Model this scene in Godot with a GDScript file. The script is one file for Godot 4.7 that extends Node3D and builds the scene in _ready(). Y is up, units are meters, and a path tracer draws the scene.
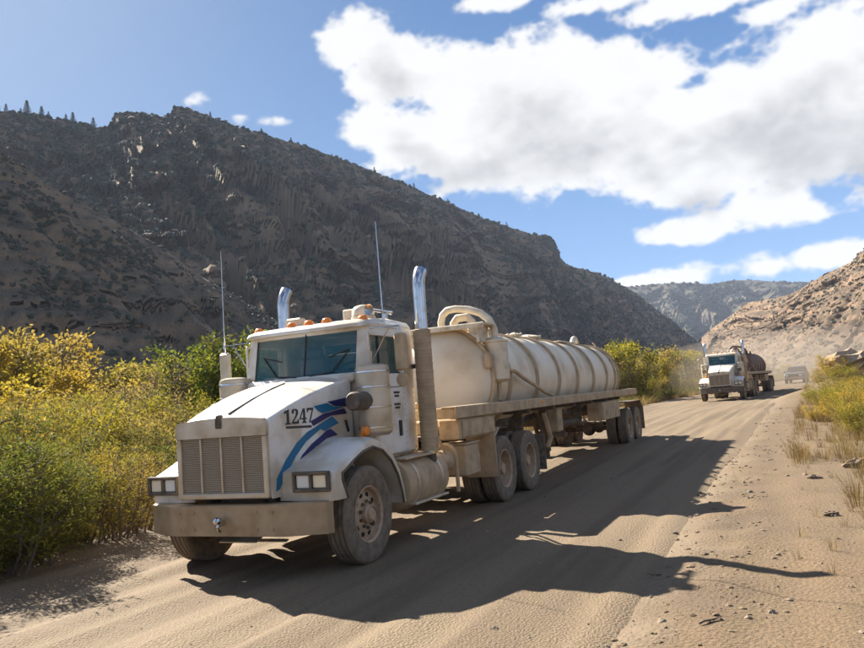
extends Node3D
# A dusty white tractor with a cream tank trailer on a dirt canyon road, backlit by an autumn sun.
# Truck axes: +X the truck's left, +Y up, +Z forwards, front axle at z = 0.

var M := {}
var T := {}
var taken := {}
const YAW := 0.43
const TRUCK := Vector3(-1.95, 0.0, -9.215)
const AL := Vector2(0.4169, -0.909)     # along the road, away from the camera (x, z)
const AC := Vector2(0.909, 0.4169)      # across it, to the right
const SUN := Vector3(0.54, -0.58, 0.61)
const EXPOSURE := 3.5

func lin(r, g, b, a = 1.0) -> Color:
	return Color(r, g, b, a).linear_to_srgb()

# ---------------------------------------------------------------- mesh builder
class MB:
	var v := PackedVector3Array()
	var c := PackedColorArray()
	var col := Color(1, 1, 1)
	func tri(a: Vector3, b: Vector3, d: Vector3):
		v.append(a); v.append(d); v.append(b)
		c.append(col); c.append(col); c.append(col)
	func quad(a, b, d, e):
		tri(a, b, d); tri(a, d, e)
	func box(at: Vector3, size: Vector3, bev := 0.0, bas := Basis()):
		var h := size / 2
		bev = minf(bev, minf(h.x, minf(h.y, h.z)) * 0.9)
		var i := h - Vector3(bev, bev, bev)
		for ax in 3:
			var u := (ax + 1) % 3
			var w := (ax + 2) % 3
			for s in [-1.0, 1.0]:
				var q := []
				for k in [[-1, -1], [1, -1], [1, 1], [-1, 1]]:
					var p := Vector3()
					p[ax] = h[ax] * s; p[u] = i[u] * k[0]; p[w] = i[w] * k[1]
					q.append(at + bas * p)
				if s < 0: q.reverse()
				quad(q[0], q[1], q[2], q[3])
			if bev > 0.0:
				for su in [-1.0, 1.0]:
					for sw in [-1.0, 1.0]:
						var q := []
						for k in [[-1, 0], [1, 0], [1, 1], [-1, 1]]:
							var p := Vector3()
							p[ax] = i[ax] * k[0]
							p[u] = (h[u] if k[1] == 0 else i[u]) * su
							p[w] = (i[w] if k[1] == 0 else h[w]) * sw
							q.append(at + bas * p)
						if su * sw < 0: q.reverse()
						quad(q[0], q[1], q[2], q[3])
		if bev > 0.0:
			for sx in [-1.0, 1.0]:
				for sy in [-1.0, 1.0]:
					for sz in [-1.0, 1.0]:
						var a := at + bas * Vector3(h.x * sx, i.y * sy, i.z * sz)
						var b := at + bas * Vector3(i.x * sx, h.y * sy, i.z * sz)
						var d := at + bas * Vector3(i.x * sx, i.y * sy, h.z * sz)
						if sx * sy * sz > 0: tri(a, b, d)
						else: tri(a, d, b)
	func loft(rings: Array, closed := true, cap0 := false, cap1 := false):
		for r in rings.size() - 1:
			var A: Array = rings[r]
			var B: Array = rings[r + 1]
			var n := A.size()
			for k in (n if closed else n - 1):
				quad(A[k], A[(k + 1) % n], B[(k + 1) % n], B[k])
		for e in [[cap0, 0], [cap1, rings.size() - 1]]:
			if e[0]:
				var R: Array = rings[e[1]]
				var m := Vector3()
				for p in R: m += p
				m /= R.size()
				for k in R.size():
					if e[1] == 0: tri(m, R[(k + 1) % R.size()], R[k])
					else: tri(m, R[k], R[(k + 1) % R.size()])
	func tube(path: Array, rad, sides := 10, caps := true):
		var rings := []
		var up := Vector3.UP
		for k in path.size():
			var d: Vector3 = (path[mini(k + 1, path.size() - 1)] - path[maxi(k - 1, 0)]).normalized()
			if absf(d.dot(up)) > 0.95: up = Vector3(1, 0, 0) if absf(d.x) < 0.7 else Vector3(0, 0, 1)
			var x := up.cross(d).normalized()
			var y := d.cross(x)
			up = y
			var r: float = rad[k] if rad is Array else rad
			var ring := []
			for j in sides:
				var a := TAU * j / sides
				ring.append(path[k] + (x * cos(a) + y * sin(a)) * r)
			rings.append(ring)
		loft(rings, true, caps, caps)
	func lathe(prof: Array, xf: Transform3D, seg := 32, a0 := 0.0, a1 := TAU):
		# prof: Vector2(radius, height along local Y), walked so that the outside lies to its right going up
		for k in prof.size() - 1:
			var p: Vector2 = prof[k]
			var q: Vector2 = prof[k + 1]
			for j in seg:
				var s := a0 + (a1 - a0) * j / seg
				var t := a0 + (a1 - a0) * (j + 1) / seg
				var A := xf * Vector3(p.x * cos(s), p.y, -p.x * sin(s))
				var B := xf * Vector3(p.x * cos(t), p.y, -p.x * sin(t))
				var C := xf * Vector3(q.x * cos(t), q.y, -q.x * sin(t))
				var D := xf * Vector3(q.x * cos(s), q.y, -q.x * sin(s))
				if p.x > 1e-5: tri(A, B, C)
				if q.x > 1e-5: tri(A, C, D)
	func prism(poly: PackedVector2Array, depth: float, xf := Transform3D()):
		# polygon in local XY, from z = 0 to z = depth
		if not Geometry2D.is_polygon_clockwise(poly): pass
		else: poly.reverse()
		var ix := Geometry2D.triangulate_polygon(poly)
		for k in range(0, ix.size(), 3):
			var a := poly[ix[k]]
			var b := poly[ix[k + 1]]
			var d := poly[ix[k + 2]]
			if (b - a).cross(d - a) < 0:
				var t := b
				b = d; d = t
			tri(xf * Vector3(a.x, a.y, depth), xf * Vector3(b.x, b.y, depth), xf * Vector3(d.x, d.y, depth))
			tri(xf * Vector3(a.x, a.y, 0), xf * Vector3(d.x, d.y, 0), xf * Vector3(b.x, b.y, 0))
		for k in poly.size():
			var a := poly[k]
			var b := poly[(k + 1) % poly.size()]
			quad(xf * Vector3(a.x, a.y, 0), xf * Vector3(b.x, b.y, 0), xf * Vector3(b.x, b.y, depth), xf * Vector3(a.x, a.y, depth))
	func mesh(smooth := 38.0, colors := false) -> ArrayMesh:
		var n := PackedVector3Array()
		n.resize(v.size())
		for k in range(0, v.size(), 3):
			var f := (v[k + 2] - v[k]).cross(v[k + 1] - v[k])
			n[k] = f; n[k + 1] = f; n[k + 2] = f
		if smooth > 0.0:
			var at := {}
			var lim := cos(deg_to_rad(smooth))
			for k in v.size():
				var key := Vector3i((v[k] * 20000.0).round())
				if at.has(key): at[key].append(k)
				else: at[key] = [k]
			var o := n.duplicate()
			for key in at:
				var l: Array = at[key]
				for a in l:
					var na := n[a].normalized()
					var s := Vector3()
					for b in l:
						if na.dot(n[b].normalized()) > lim: s += n[b]
					o[a] = s
			n = o
		for k in n.size(): n[k] = n[k].normalized()
		var A := []
		A.resize(Mesh.ARRAY_MAX)
		A[Mesh.ARRAY_VERTEX] = v
		A[Mesh.ARRAY_NORMAL] = n
		if colors: A[Mesh.ARRAY_COLOR] = c
		var m := ArrayMesh.new()
		m.add_surface_from_arrays(Mesh.PRIMITIVE_TRIANGLES, A)
		return m

func part(called: String, mb: MB, m: Material, parent: Node, smooth := 38.0) -> MeshInstance3D:
	var o := MeshInstance3D.new()
	o.name = called
	o.mesh = mb.mesh(smooth)
	o.mesh.surface_set_material(0, m)
	parent.add_child(o, true)
	return o

func numbered(n: String) -> String:
	taken[n] = taken.get(n, -1) + 1
	return n if taken[n] == 0 else "%s_%03d" % [n, taken[n]]

func tag(o: Node, label := "", category := "", group := "", kind := ""):
	if label: o.set_meta("label", label)
	if category: o.set_meta("category", category)
	if group: o.set_meta("group", group)
	if kind: o.set_meta("kind", kind)

func node(called: String, parent: Node) -> Node3D:
	var o := Node3D.new()
	o.name = called
	parent.add_child(o, true)
	return o

func clone(o: Node, parent: Node, xf: Transform3D) -> Node3D:
	var d: Node3D = o.duplicate()
	d.name = String(o.name)
	parent.add_child(d, true)
	d.transform = xf
	return d

# ---------------------------------------------------------------- materials
func noise(freq: float, sd: int, oct := 4, type := FastNoiseLite.TYPE_SIMPLEX_SMOOTH) -> FastNoiseLite:
	var f := FastNoiseLite.new()
	f.noise_type = type
	f.frequency = freq
	f.seed = sd
	f.fractal_octaves = oct
	return f

func ntex(freq: float, sd: int, stops: Array, size := 512, oct := 5, type := FastNoiseLite.TYPE_SIMPLEX_SMOOTH) -> NoiseTexture2D:
	var t := NoiseTexture2D.new()
	t.width = size; t.height = size
	t.seamless = true
	t.generate_mipmaps = false
	t.noise = noise(freq, sd, oct, type)
	var g := Gradient.new()
	var off := PackedFloat32Array()
	var cs := PackedColorArray()
	for s in stops:
		off.append(s[0]); cs.append(lin(s[1], s[2], s[3]))
	g.offsets = off
	g.colors = cs
	t.color_ramp = g
	return t

func htex(freq: float, sd: int, size := 512, oct := 5, type := FastNoiseLite.TYPE_SIMPLEX_SMOOTH) -> NoiseTexture2D:
	var t := NoiseTexture2D.new()
	t.width = size; t.height = size
	t.seamless = true
	t.generate_mipmaps = false
	t.noise = noise(freq, sd, oct, type)
	return t

func mat(called: String, c: Color, rough: float, metal := 0.0, tex: Texture2D = null, scale := 1.0, bump: Texture2D = null, depth := 0.0) -> StandardMaterial3D:
	var m := StandardMaterial3D.new()
	m.resource_name = called
	m.albedo_color = c
	m.roughness = rough
	m.metallic = metal
	if tex or bump:
		m.uv1_triplanar = true
		m.uv1_scale = Vector3.ONE * scale
	if tex: m.albedo_texture = tex
	if bump:
		m.heightmap_enabled = true
		m.heightmap_texture = bump
		m.heightmap_scale = depth
	M[called] = m
	return m

func make_materials():
	T.fine = htex(0.05, 3)
	T.grit = htex(0.12, 9)
	# white paint with dried road dust in patches and streaks
	T.paint = ntex(0.008, 11, [[0.0, .79, .755, .69], [0.38, .75, .70, .61], [0.52, .675, .605, .495], [0.66, .56, .47, .345], [1.0, .42, .33, .22]], 512, 7)
	T.paint_low = ntex(0.010, 17, [[0.0, .66, .61, .53], [0.4, .56, .48, .37], [0.65, .42, .34, .24], [1.0, .33, .26, .175]], 512, 6)
	T.dustmetal = ntex(0.01, 23, [[0.0, .58, .51, .40], [0.45, .49, .405, .29], [0.75, .41, .325, .215], [1.0, .34, .255, .16]], 512, 8)
	T.cream = ntex(0.006, 31, [[0.0, .80, .72, .58], [0.4, .74, .645, .49], [0.6, .66, .55, .385], [0.8, .52, .40, .25], [1.0, .38, .275, .16]], 512, 7)
	T.dust = ntex(0.012, 41, [[0.0, .56, .41, .245], [0.5, .45, .325, .19], [1.0, .29, .205, .12]], 512, 6)
	T.dark = ntex(0.015, 43, [[0.0, .055, .045, .034], [0.55, .12, .092, .063], [1.0, .21, .157, .104]], 512, 6)
	T.rubber = ntex(0.015, 47, [[0.0, .095, .073, .050], [0.5, .175, .132, .088], [1.0, .26, .195, .125]], 512, 5)
	T.rim = ntex(0.02, 53, [[0.0, .54, .38, .235], [0.55, .43, .295, .18], [1.0, .26, .175, .105]], 512, 5)
	T.brown = ntex(0.012, 59, [[0.0, .17, .085, .06], [0.55, .125, .07, .05], [1.0, .17, .12, .085]], 512, 5)
	var m: StandardMaterial3D
	m = mat("paint", Color.WHITE, 0.42, 0.0, T.paint, 0.35)
	m.clearcoat_enabled = true; m.clearcoat = 0.35; m.clearcoat_roughness = 0.25
	mat("paint_low", Color.WHITE, 0.55, 0.0, T.paint_low, 0.4, T.grit, 0.08)
	mat("dusty_metal", lin(1.12, 1.12, 1.12), 0.36, 0.4, T.dustmetal, 0.5)
	mat("dusty_bumper", lin(.74, .63, .49), 0.45, 0.15, T.dustmetal, 0.6, T.fine, 0.05)
	mat("chrome", lin(.62, .63, .65), 0.2, 1.0, ntex(0.03, 61, [[0.0, 1, 1, 1], [0.6, .92, .9, .86], [1.0, .6, .53, .44]], 256, 5), 0.8)
	mat("cream", Color.WHITE, 0.5, 0.0, T.cream, 0.22, T.grit, 0.05)
	mat("cream_trim", lin(.74, .66, .52), 0.5, 0.0, ntex(0.02, 63, [[0.0, 1, 1, 1], [0.6, .85, .8, .72], [1.0, .5, .42, .32]], 256, 5), 0.7)
	mat("dust", Color.WHITE, 0.85, 0.0, T.dust, 0.5, T.grit, 0.12)
	mat("chassis", Color.WHITE, 0.8, 0.0, T.dark, 0.6, T.grit, 0.15)
	mat("rubber", Color.WHITE, 0.9, 0.0, T.rubber, 1.1, T.grit, 0.12)
	mat("rim", Color.WHITE, 0.7, 0.1, T.rim, 1.2)
	mat("black", lin(.018, .018, .02), 0.5)
	mat("hole", lin(.01, .009, .008), 0.9)
	mat("grille_mesh", lin(.40, .33, .235), 0.7, 0.1)
	mat("radiator", lin(.07, .06, .045), 0.9)
	mat("teal", lin(.012, .13, .24), 0.4)
	mat("navy", lin(.02, .018, .10), 0.4)
	mat("decal_black", lin(.035, .033, .03), 0.5)
	mat("seat", lin(.28, .29, .30), 0.9)
	mat("dash", lin(.06, .06, .06), 0.8)
	mat("brown_tank", Color.WHITE, 0.6, 0.0, T.brown, 0.3)
	m = mat("amber", lin(.85, .26, .03), 0.25)
	m.subsurf_scatter_enabled = true; m.subsurf_scatter_strength = 0.3
	mat("red_lens", lin(.4, .02, .015), 0.25)
	mat("lamp_white", lin(.72, .70, .62), 0.25)
	mat("lamp_cream", lin(.86, .74, .5), 0.3)
	for g in [["glass", Color(lin(.004, .085, .095), 0.62)], ["lens", Color(lin(.8, .82, .85), 0.15)], ["dark_glass", Color(lin(.02, .025, .03), 0.75)]]:
		m = mat(g[0], g[1], 0.04)
		m.transparency = BaseMaterial3D.TRANSPARENCY_ALPHA
	m = mat("leaf", Color.WHITE, 0.75)
	m.metallic_specular = 0.22
	m.vertex_color_use_as_albedo = true
	m.backlight_enabled = true
	m.backlight = lin(.75, .75, .6)
	m = mat("plain_vertex", Color.WHITE, 0.9)
	m.vertex_color_use_as_albedo = true
	mat("bark", lin(.13, .10, .075), 0.9, 0.0, null, 1.0, T.grit, 0.3)
	m = mat("rock", Color.WHITE, 0.92, 0.0, ntex(0.02, 71, [[0.0, .46, .35, .24], [0.5, .36, .265, .175], [1.0, .25, .18, .12]], 512, 6), 0.35, T.grit, 2.5)

# ---------------------------------------------------------------- sky
const BLOBS := [[-3.9, 25.9, 3.1, 2.2], [-1.0, 23.5, 4.1, 3.0], [-1.4, 20.0, 4.0, 2.2], [1.6, 18.1, 5.2, 3.0], [4.2, 22.1, 4.4, 3.0], [9.6, 21.8, 5.5, 3.6], [7.7, 18.3, 6.7, 4.1], [15.3, 20.2, 5.4, 3.6], [13.5, 17.5, 5.9, 3.3], [17.6, 16.2, 4.4, 3.7], [21.9, 17.5, 5.2, 3.0], [26.5, 18.5, 5.9, 3.8], [30.2, 18.8, 5.2, 4.3], [25.4, 14.8, 6.7, 3.0], [29.7, 14.6, 4.4, 3.7], [19.4, 13.5, 3.3, 1.8], [19.8, 10.4, 4.1, 1.2], [24.4, 10.8, 3.7, 1.5], [22.1, 7.4, 5.9, 1.0], [27.9, 7.4, 4.4, 1.2], [15.3, 7.2, 3.0, 0.5], [14.5, 26.6, 4.4, 0.8], [21.4, 25.2, 6.5, 0.9], [6.3, 27.6, 3.0, 0.7], [27.2, 23.6, 3.7, 0.7], [-16.2, 22.0, 1.0, 0.6], [-13.2, 20.8, 0.9, 0.4], [-10.7, 20.6, 1.5, 0.4], [5.0, 13.4, 2.1, 0.7], [0.0, 15.6, 1.0, 0.5], [33.6, 14.9, 5.9, 5.2], [33.9, 8.0, 4.4, 1.8]]
const GW := 330    # a grid of the clouds' bodies, a quarter of a degree a cell, azimuth -41 to 41, elevation 0 to 35
const GH := 142
var body := PackedFloat32Array()
var n_big: FastNoiseLite
var n_mid: FastNoiseLite
var n_small: FastNoiseLite

func cloud_body(az: float, el: float, dir: Vector3) -> float:
	var far := n_big.get_noise_3dv(dir * Vector3(1, 1.8, 1)) * 2.4 - 0.45
	if absf(az) > 40.0 or el > 34.0: return far
	var x := clampf((az + 41.0) * 4.0, 0, GW - 2)
	var y := clampf(el * 4.0, 0, GH - 2)
	var i := int(x)
	var j := int(y)
	var fx := x - i
	var fy := y - j
	var near := lerpf(lerpf(body[j * GW + i], body[j * GW + i + 1], fx), lerpf(body[j * GW + GW + i], body[j * GW + GW + i + 1], fx), fy)
	var w := maxf(smoothstep(34.0, 40.0, absf(az)), smoothstep(29.0, 34.0, el))
	return lerpf(near, far, w)

func sky_color(az: float, el: float) -> Color:
	var ce := cos(deg_to_rad(el))
	var dir := Vector3(sin(deg_to_rad(az)) * ce, sin(deg_to_rad(el)), -cos(deg_to_rad(az)) * ce)
	var to_sun := -SUN.normalized()
	var t := pow(clampf(1.0 - dir.y, 0, 1), 2.2)
	var c := Vector3(.004, .100, .37).lerp(Vector3(.40, .70, 1.16), t)
	var g := clampf(dir.dot(to_sun), 0, 1)
	c = c.lerp(Vector3(.74, .86, 1.0), 0.5 * pow(g, 10.0) + 0.05 * pow(g, 3.0))
	# clouds: bodies with frayed edges, bright where the light comes through, grey below and inside
	var e := dir * Vector3(1, 1.5, 1)
	var fray := 0.40 - absf(n_mid.get_noise_3dv(e)) * 2.1 + 0.16 - absf(n_small.get_noise_3dv(e)) * 0.6
	var d := cloud_body(az, el, dir) + fray
	var a := smoothstep(-0.25, 0.5, d)
	if a > 0.0:
		var thick := cloud_body(az - 0.8, el + 1.5, dir) + n_mid.get_noise_3dv(e + to_sun * 0.035) * 0.75 + n_small.get_noise_3dv(e + to_sun * 0.012) * 0.16
		var shade := clampf(1.05 - 0.46 * smoothstep(0.6, 2.0, thick) - 0.07 * smoothstep(-0.3, 0.4, n_mid.get_noise_3dv(e * 2.3)), 0.5, 1.0)
		var white := Vector3(.985, .992, 1.0) * shade
		white += Vector3(-.012, 0, .035) * (1.0 - shade) * 1.5
		c = c.lerp(white, a)
	c /= EXPOSURE
	return Color(c.x, c.y, c.z)

func make_sky() -> PanoramaSkyMaterial:
	n_big = noise(1.6, 5, 4)
	n_mid = noise(6.5, 8, 5)
	n_small = noise(34.0, 15, 4)
	body.resize(GW * GH)
	for j in GH:
		for i in GW:
			var az := i / 4.0 - 41.0
			var el := j / 4.0
			var s := 0.0
			var best := -1.2
			for b in BLOBS:
				var e := 1.15 - (pow((az - b[0]) / b[2], 2) + pow((el - b[1]) / b[3], 2)) * 1.15
				if b[2] < 2.3: e = e * 0.45 - 0.48
				elif b[3] < 1.3: e = e * 0.75 - 0.06
				if e > -3.0:
					best = maxf(best, e)
					s += maxf(e, 0.0)
			body[j * GW + i] = best + 0.35 * maxf(s - maxf(best, 0.0), 0.0)
	var w := 768
	var h := 384
	var d := PackedFloat32Array()
	d.resize(w * h * 3)
	for y in h:
		var el := 90.0 - (y + 0.5) / h * 180.0
		for x in w:
			var az := (x + 0.5) / w * 360.0
			if az > 180.0: az -= 360.0
			var c := sky_color(az, maxf(el, 0.0)) if el > -2.0 else Color(.12, .115, .11)
			var k := (y * w + x) * 3
			d[k] = c.r; d[k + 1] = c.g; d[k + 2] = c.b
	var im := Image.create_from_data(w, h, false, Image.FORMAT_RGBF, d.to_byte_array())
	var W := 4096
	im.resize(W, W / 2, Image.INTERPOLATE_BILINEAR)
	# the same sky at full fineness where the canyon opens
	for y in range(int(W / 2 * (90.0 - 33.0) / 180.0), W / 4):
		var el := 90.0 - (y + 0.5) / (W / 2) * 180.0
		for x in range(-int(W * 34.0 / 360.0), int(W * 36.0 / 360.0)):
			im.set_pixel((x + W) % W, y, sky_color((x + 0.5) / W * 360.0, el))
	var m := PanoramaSkyMaterial.new()
	m.panorama = ImageTexture.create_from_image(im)
	return m

# ---------------------------------------------------------------- land
var n_land := noise(0.05, 21, 4)
var n_clod := noise(0.9, 22, 4)
var n_rut := noise(1.0, 24, 3)

func along(x: float, z: float) -> float: return x * AL.x + z * AL.y
func across(x: float, z: float) -> float: return x * AC.x + z * AC.y
func centre(s: float) -> float:      # lateral place of the road's middle
	var q := maxf(s - 20.0, 0.0)
	return -5.1 + 0.0012 * q * q / (1.0 + q * 0.004)
func rise(s: float) -> float:
	var q := maxf(s - 10.0, 0.0)
	return 0.72 * (1.0 - exp(-q * q / (45.0 * q + 500.0)))
func spot(s: float, l: float) -> Vector2:
	return AL * s + AC * l

func land(x: float, z: float) -> float:
	var s := along(x, z)
	var c := centre(s)
	var l := across(x, z) - c      # from the road's middle
	var y := rise(s)
	y -= smoothstep(4.4, 6.5, -l) * 0.25 + smoothstep(8.0, 30.0, -l) * 0.5
	y += smoothstep(6.0, 11.5, l) * 1.9 * smoothstep(14.0, 32.0, s) + smoothstep(12.0, 90.0, l) * 6.0
	y += n_land.get_noise_2d(x, z) * (0.06 + 0.5 * smoothstep(8.0, 40.0, absf(l)))
	y += 1.15 * exp(-(pow(x - 21.4, 2.0) + pow(z + 40.0, 2.0)) / 7.0)
	# berm thrown up along the right edge by the grader
	y += 0.045 * exp(-pow((l - 4.2) / 0.38, 2.0)) * (0.7 + 1.2 * n_clod.get_noise_2d(x * 1.3, z * 1.3))
	y += 0.05 * exp(-pow((l + 4.3) / 0.5, 2.0))
	y += 0.020 * n_clod.get_noise_2d(x, z) * smoothstep(3.4, 4.2, absf(l)) + 0.02 * n_rut.get_noise_2d(l * 2.0, s * 0.1) * smoothstep(3.4, 4.2, absf(l))
	return y

func road_y(x: float, z: float) -> float:
	var s := along(x, z)
	var l := across(x, z) - centre(s)
	var y := rise(s) + 0.014
	y += 0.045 * n_rut.get_noise_2d(l * 1.9, s * 0.05) + 0.006 * n_clod.get_noise_2d(x * 1.3, z * 1.3)
	return y - smoothstep(3.5, 4.0, absf(l)) * 0.07

func grid_mesh(xs: PackedFloat32Array, zs: PackedFloat32Array, f: Callable, col: Callable, uv = null) -> ArrayMesh:
	var w := xs.size()
	var h := zs.size()
	var v := PackedVector3Array()
	var n := PackedVector3Array()
	var c := PackedColorArray()
	var t := PackedVector2Array()
	v.resize(w * h); n.resize(w * h); c.resize(w * h)
	for j in h:
		for i in w:
			v[j * w + i] = f.call(xs[i], zs[j])
	for j in h:
		for i in w:
			var a := v[j * w + mini(i + 1, w - 1)] - v[j * w + maxi(i - 1, 0)]
			var b := v[mini(j + 1, h - 1) * w + i] - v[maxi(j - 1, 0) * w + i]
			var m := b.cross(a).normalized()
			if m.y < 0: m = -m
			n[j * w + i] = m
			c[j * w + i] = col.call(v[j * w + i], m, xs[i], zs[j])
	if uv != null:
		t.resize(w * h)
		for j in h:
			for i in w: t[j * w + i] = uv.call(xs[i], zs[j])
	var ix := PackedInt32Array()
	ix.resize((w - 1) * (h - 1) * 6)
	var k := 0
	for j in h - 1:
		for i in w - 1:
			var a := j * w + i
			var q := [a, a + 1, a + w + 1, a, a + w + 1, a + w]
			var f0 := (v[a + 1] - v[a]).cross(v[a + w] - v[a])
			if f0.y > 0: q = [a, a + w + 1, a + 1, a, a + w, a + w + 1]
			for e in q:
				ix[k] = e; k += 1
	var A := []
	A.resize(Mesh.ARRAY_MAX)
	A[Mesh.ARRAY_VERTEX] = v
	A[Mesh.ARRAY_NORMAL] = n
	A[Mesh.ARRAY_COLOR] = c
	if uv != null: A[Mesh.ARRAY_TEX_UV] = t
	A[Mesh.ARRAY_INDEX] = ix
	var m := ArrayMesh.new()
	m.add_surface_from_arrays(Mesh.PRIMITIVE_TRIANGLES, A)
	return m

func steps(from: float, to: float, first: float, grow: float, most: float) -> PackedFloat32Array:
	var o := PackedFloat32Array([from])
	var d := first
	while o[-1] < to:
		o.append(minf(o[-1] + d, to))
		d = minf(d * grow, most)
	return o

func make_ground():
	# one sheet to the horizon, its cells smallest round the road in view
	var right := steps(6.0, 2600.0, 0.2, 1.05, 160.0)
	var left := steps(0.0, 2600.0, 0.2, 1.05, 160.0)
	var xs := PackedFloat32Array()
	for k in range(left.size() - 1, -1, -1): xs.append(-6.0 - left[k])
	var x := -6.0
	while x < 5.7:
		x += 0.15
		xs.append(x)
	xs.append_array(right)
	var zs := PackedFloat32Array()
	var back := steps(0.0, 400.0, 0.5, 1.2, 80.0)
	for k in range(back.size() - 1, -1, -1): zs.append(back[k] + 2.0)
	var d := 0.15
	var z := 2.0
	while z > -2600.0:
		z -= d
		if z < -10.0: d = minf(d * 1.035, 120.0)
		zs.append(z)
	var sand := Vector3(.146, .097, .049)
	var dry := Vector3(.125, .094, .053)
	var dirt := Vector3(.110, .073, .039)
	var pn := noise(0.35, 77, 4)
	var f := func(px, pz):
		var y := land(px, pz)
		var l := absf(across(px, pz) - centre(along(px, pz)))
		y -= (1.0 - smoothstep(3.2, 3.9, l)) * 0.10
		return Vector3(px, y, pz)
	var col := func(p, _n, _a, _b):
		var l := across(p.x, p.z) - centre(along(p.x, p.z))
		var q := 0.5 + 0.5 * pn.get_noise_2d(p.x, p.z) + 0.3 * pn.get_noise_2d(p.x * 4.0, p.z * 4.0)
		var c: Vector3 = sand.lerp(dirt, smoothstep(0.45, 0.9, q) * 0.7)
		# loose darker soil along the graded edge, in heaps
		c = c.lerp(dirt * 0.9, exp(-pow((l - 4.1) / 0.45, 2.0)) * smoothstep(0.35, 0.75, 0.5 + 0.5 * n_clod.get_noise_2d(p.x * 0.9 + 30.0, p.z * 0.9)) * 0.9)
		c = c.lerp(Vector3(.165, .121, .073), smoothstep(4.3, 3.6, absf(l) + 0.5 * n_clod.get_noise_2d(p.x * 0.6, p.z * 0.6)))
		var w := maxf(smoothstep(5.6, 7.2, l + q), smoothstep(4.9, 6.5, -l + q))
		c = c.lerp(dry.lerp(dirt, clampf(q, 0, 1) * 0.6), w * 0.85)
		return Color(c.x, c.y, c.z)
	var m := grid_mesh(xs, zs, f, col)
	var mt := mat("earth", Color.WHITE, 0.95, 0.0, ntex(0.03, 81, [[0.0, .62, .6, .58], [0.5, .95, .95, .95], [1.0, 1.2, 1.18, 1.15]], 1024, 6), 0.42, htex(0.05, 83, 1024, 7), 1.0)
	mt.uv1_world_triplanar = true
	mt.vertex_color_use_as_albedo = true
	m.surface_set_material(0, mt)
	var o := MeshInstance3D.new()
	o.name = "ground"
	o.mesh = m
	tag(o, "pale sandy canyon floor with dry soil beside the dirt road", "ground", "", "structure")
	add_child(o)

func make_road():
	var ls := PackedFloat32Array()
	var l := -4.0
	while l < 4.01:
		ls.append(l)
		l += 0.1
	var ss := steps(-6.0, 14.0, 0.12, 1.0, 0.12)
	ss.append_array(steps(14.12, 190.0, 0.14, 1.03, 1.5))
	var f := func(a, s):
		var p := spot(s, centre(s) + a)
		return Vector3(p.x, road_y(p.x, p.y), p.y)
	var pn := noise(1.0, 97, 4)
	var col := func(_p, _n, a, s):
		# packed wheel tracks are paler than the loose dirt between them
		var q: float = pn.get_noise_2d(a * 1.1, s * 0.05) + 0.8 * pn.get_noise_2d(a * 4.0 + 40.0, s * 0.12)
		var c := Vector3(.178, .127, .072).lerp(Vector3(.128, .087, .047), smoothstep(-0.3, 0.6, q))
		return Color(c.x, c.y, c.z)
	var m := grid_mesh(ls, ss, f, col, func(a, s): return Vector2(a, s))
	var mt := mat("road_dirt", Color.WHITE, 0.95, 0.0, ntex(0.03, 85, [[0.0, .7, .68, .66], [0.5, .97, .97, .97], [1.0, 1.15, 1.13, 1.1]], 1024, 6), 0.5, htex(0.06, 87, 1024, 7), 1.4)
	mt.uv1_world_triplanar = true
	mt.vertex_color_use_as_albedo = true
	m.surface_set_material(0, mt)
	var o := MeshInstance3D.new()
	o.name = "road"
	o.mesh = m
	tag(o, "packed unpaved dirt road with wheel tracks under the trucks", "road", "", "structure")
	add_child(o)

func spline(p: Array, u: float) -> Vector3:
	var k := clampf(u, 0, 1) * (p.size() - 1)
	var i := mini(int(k), p.size() - 2)
	var a: Vector3 = p[maxi(i - 1, 0)]
	var d: Vector3 = p[mini(i + 2, p.size() - 1)]
	return p[i].cubic_interpolate(p[i + 1], a, d, k - i)

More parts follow.
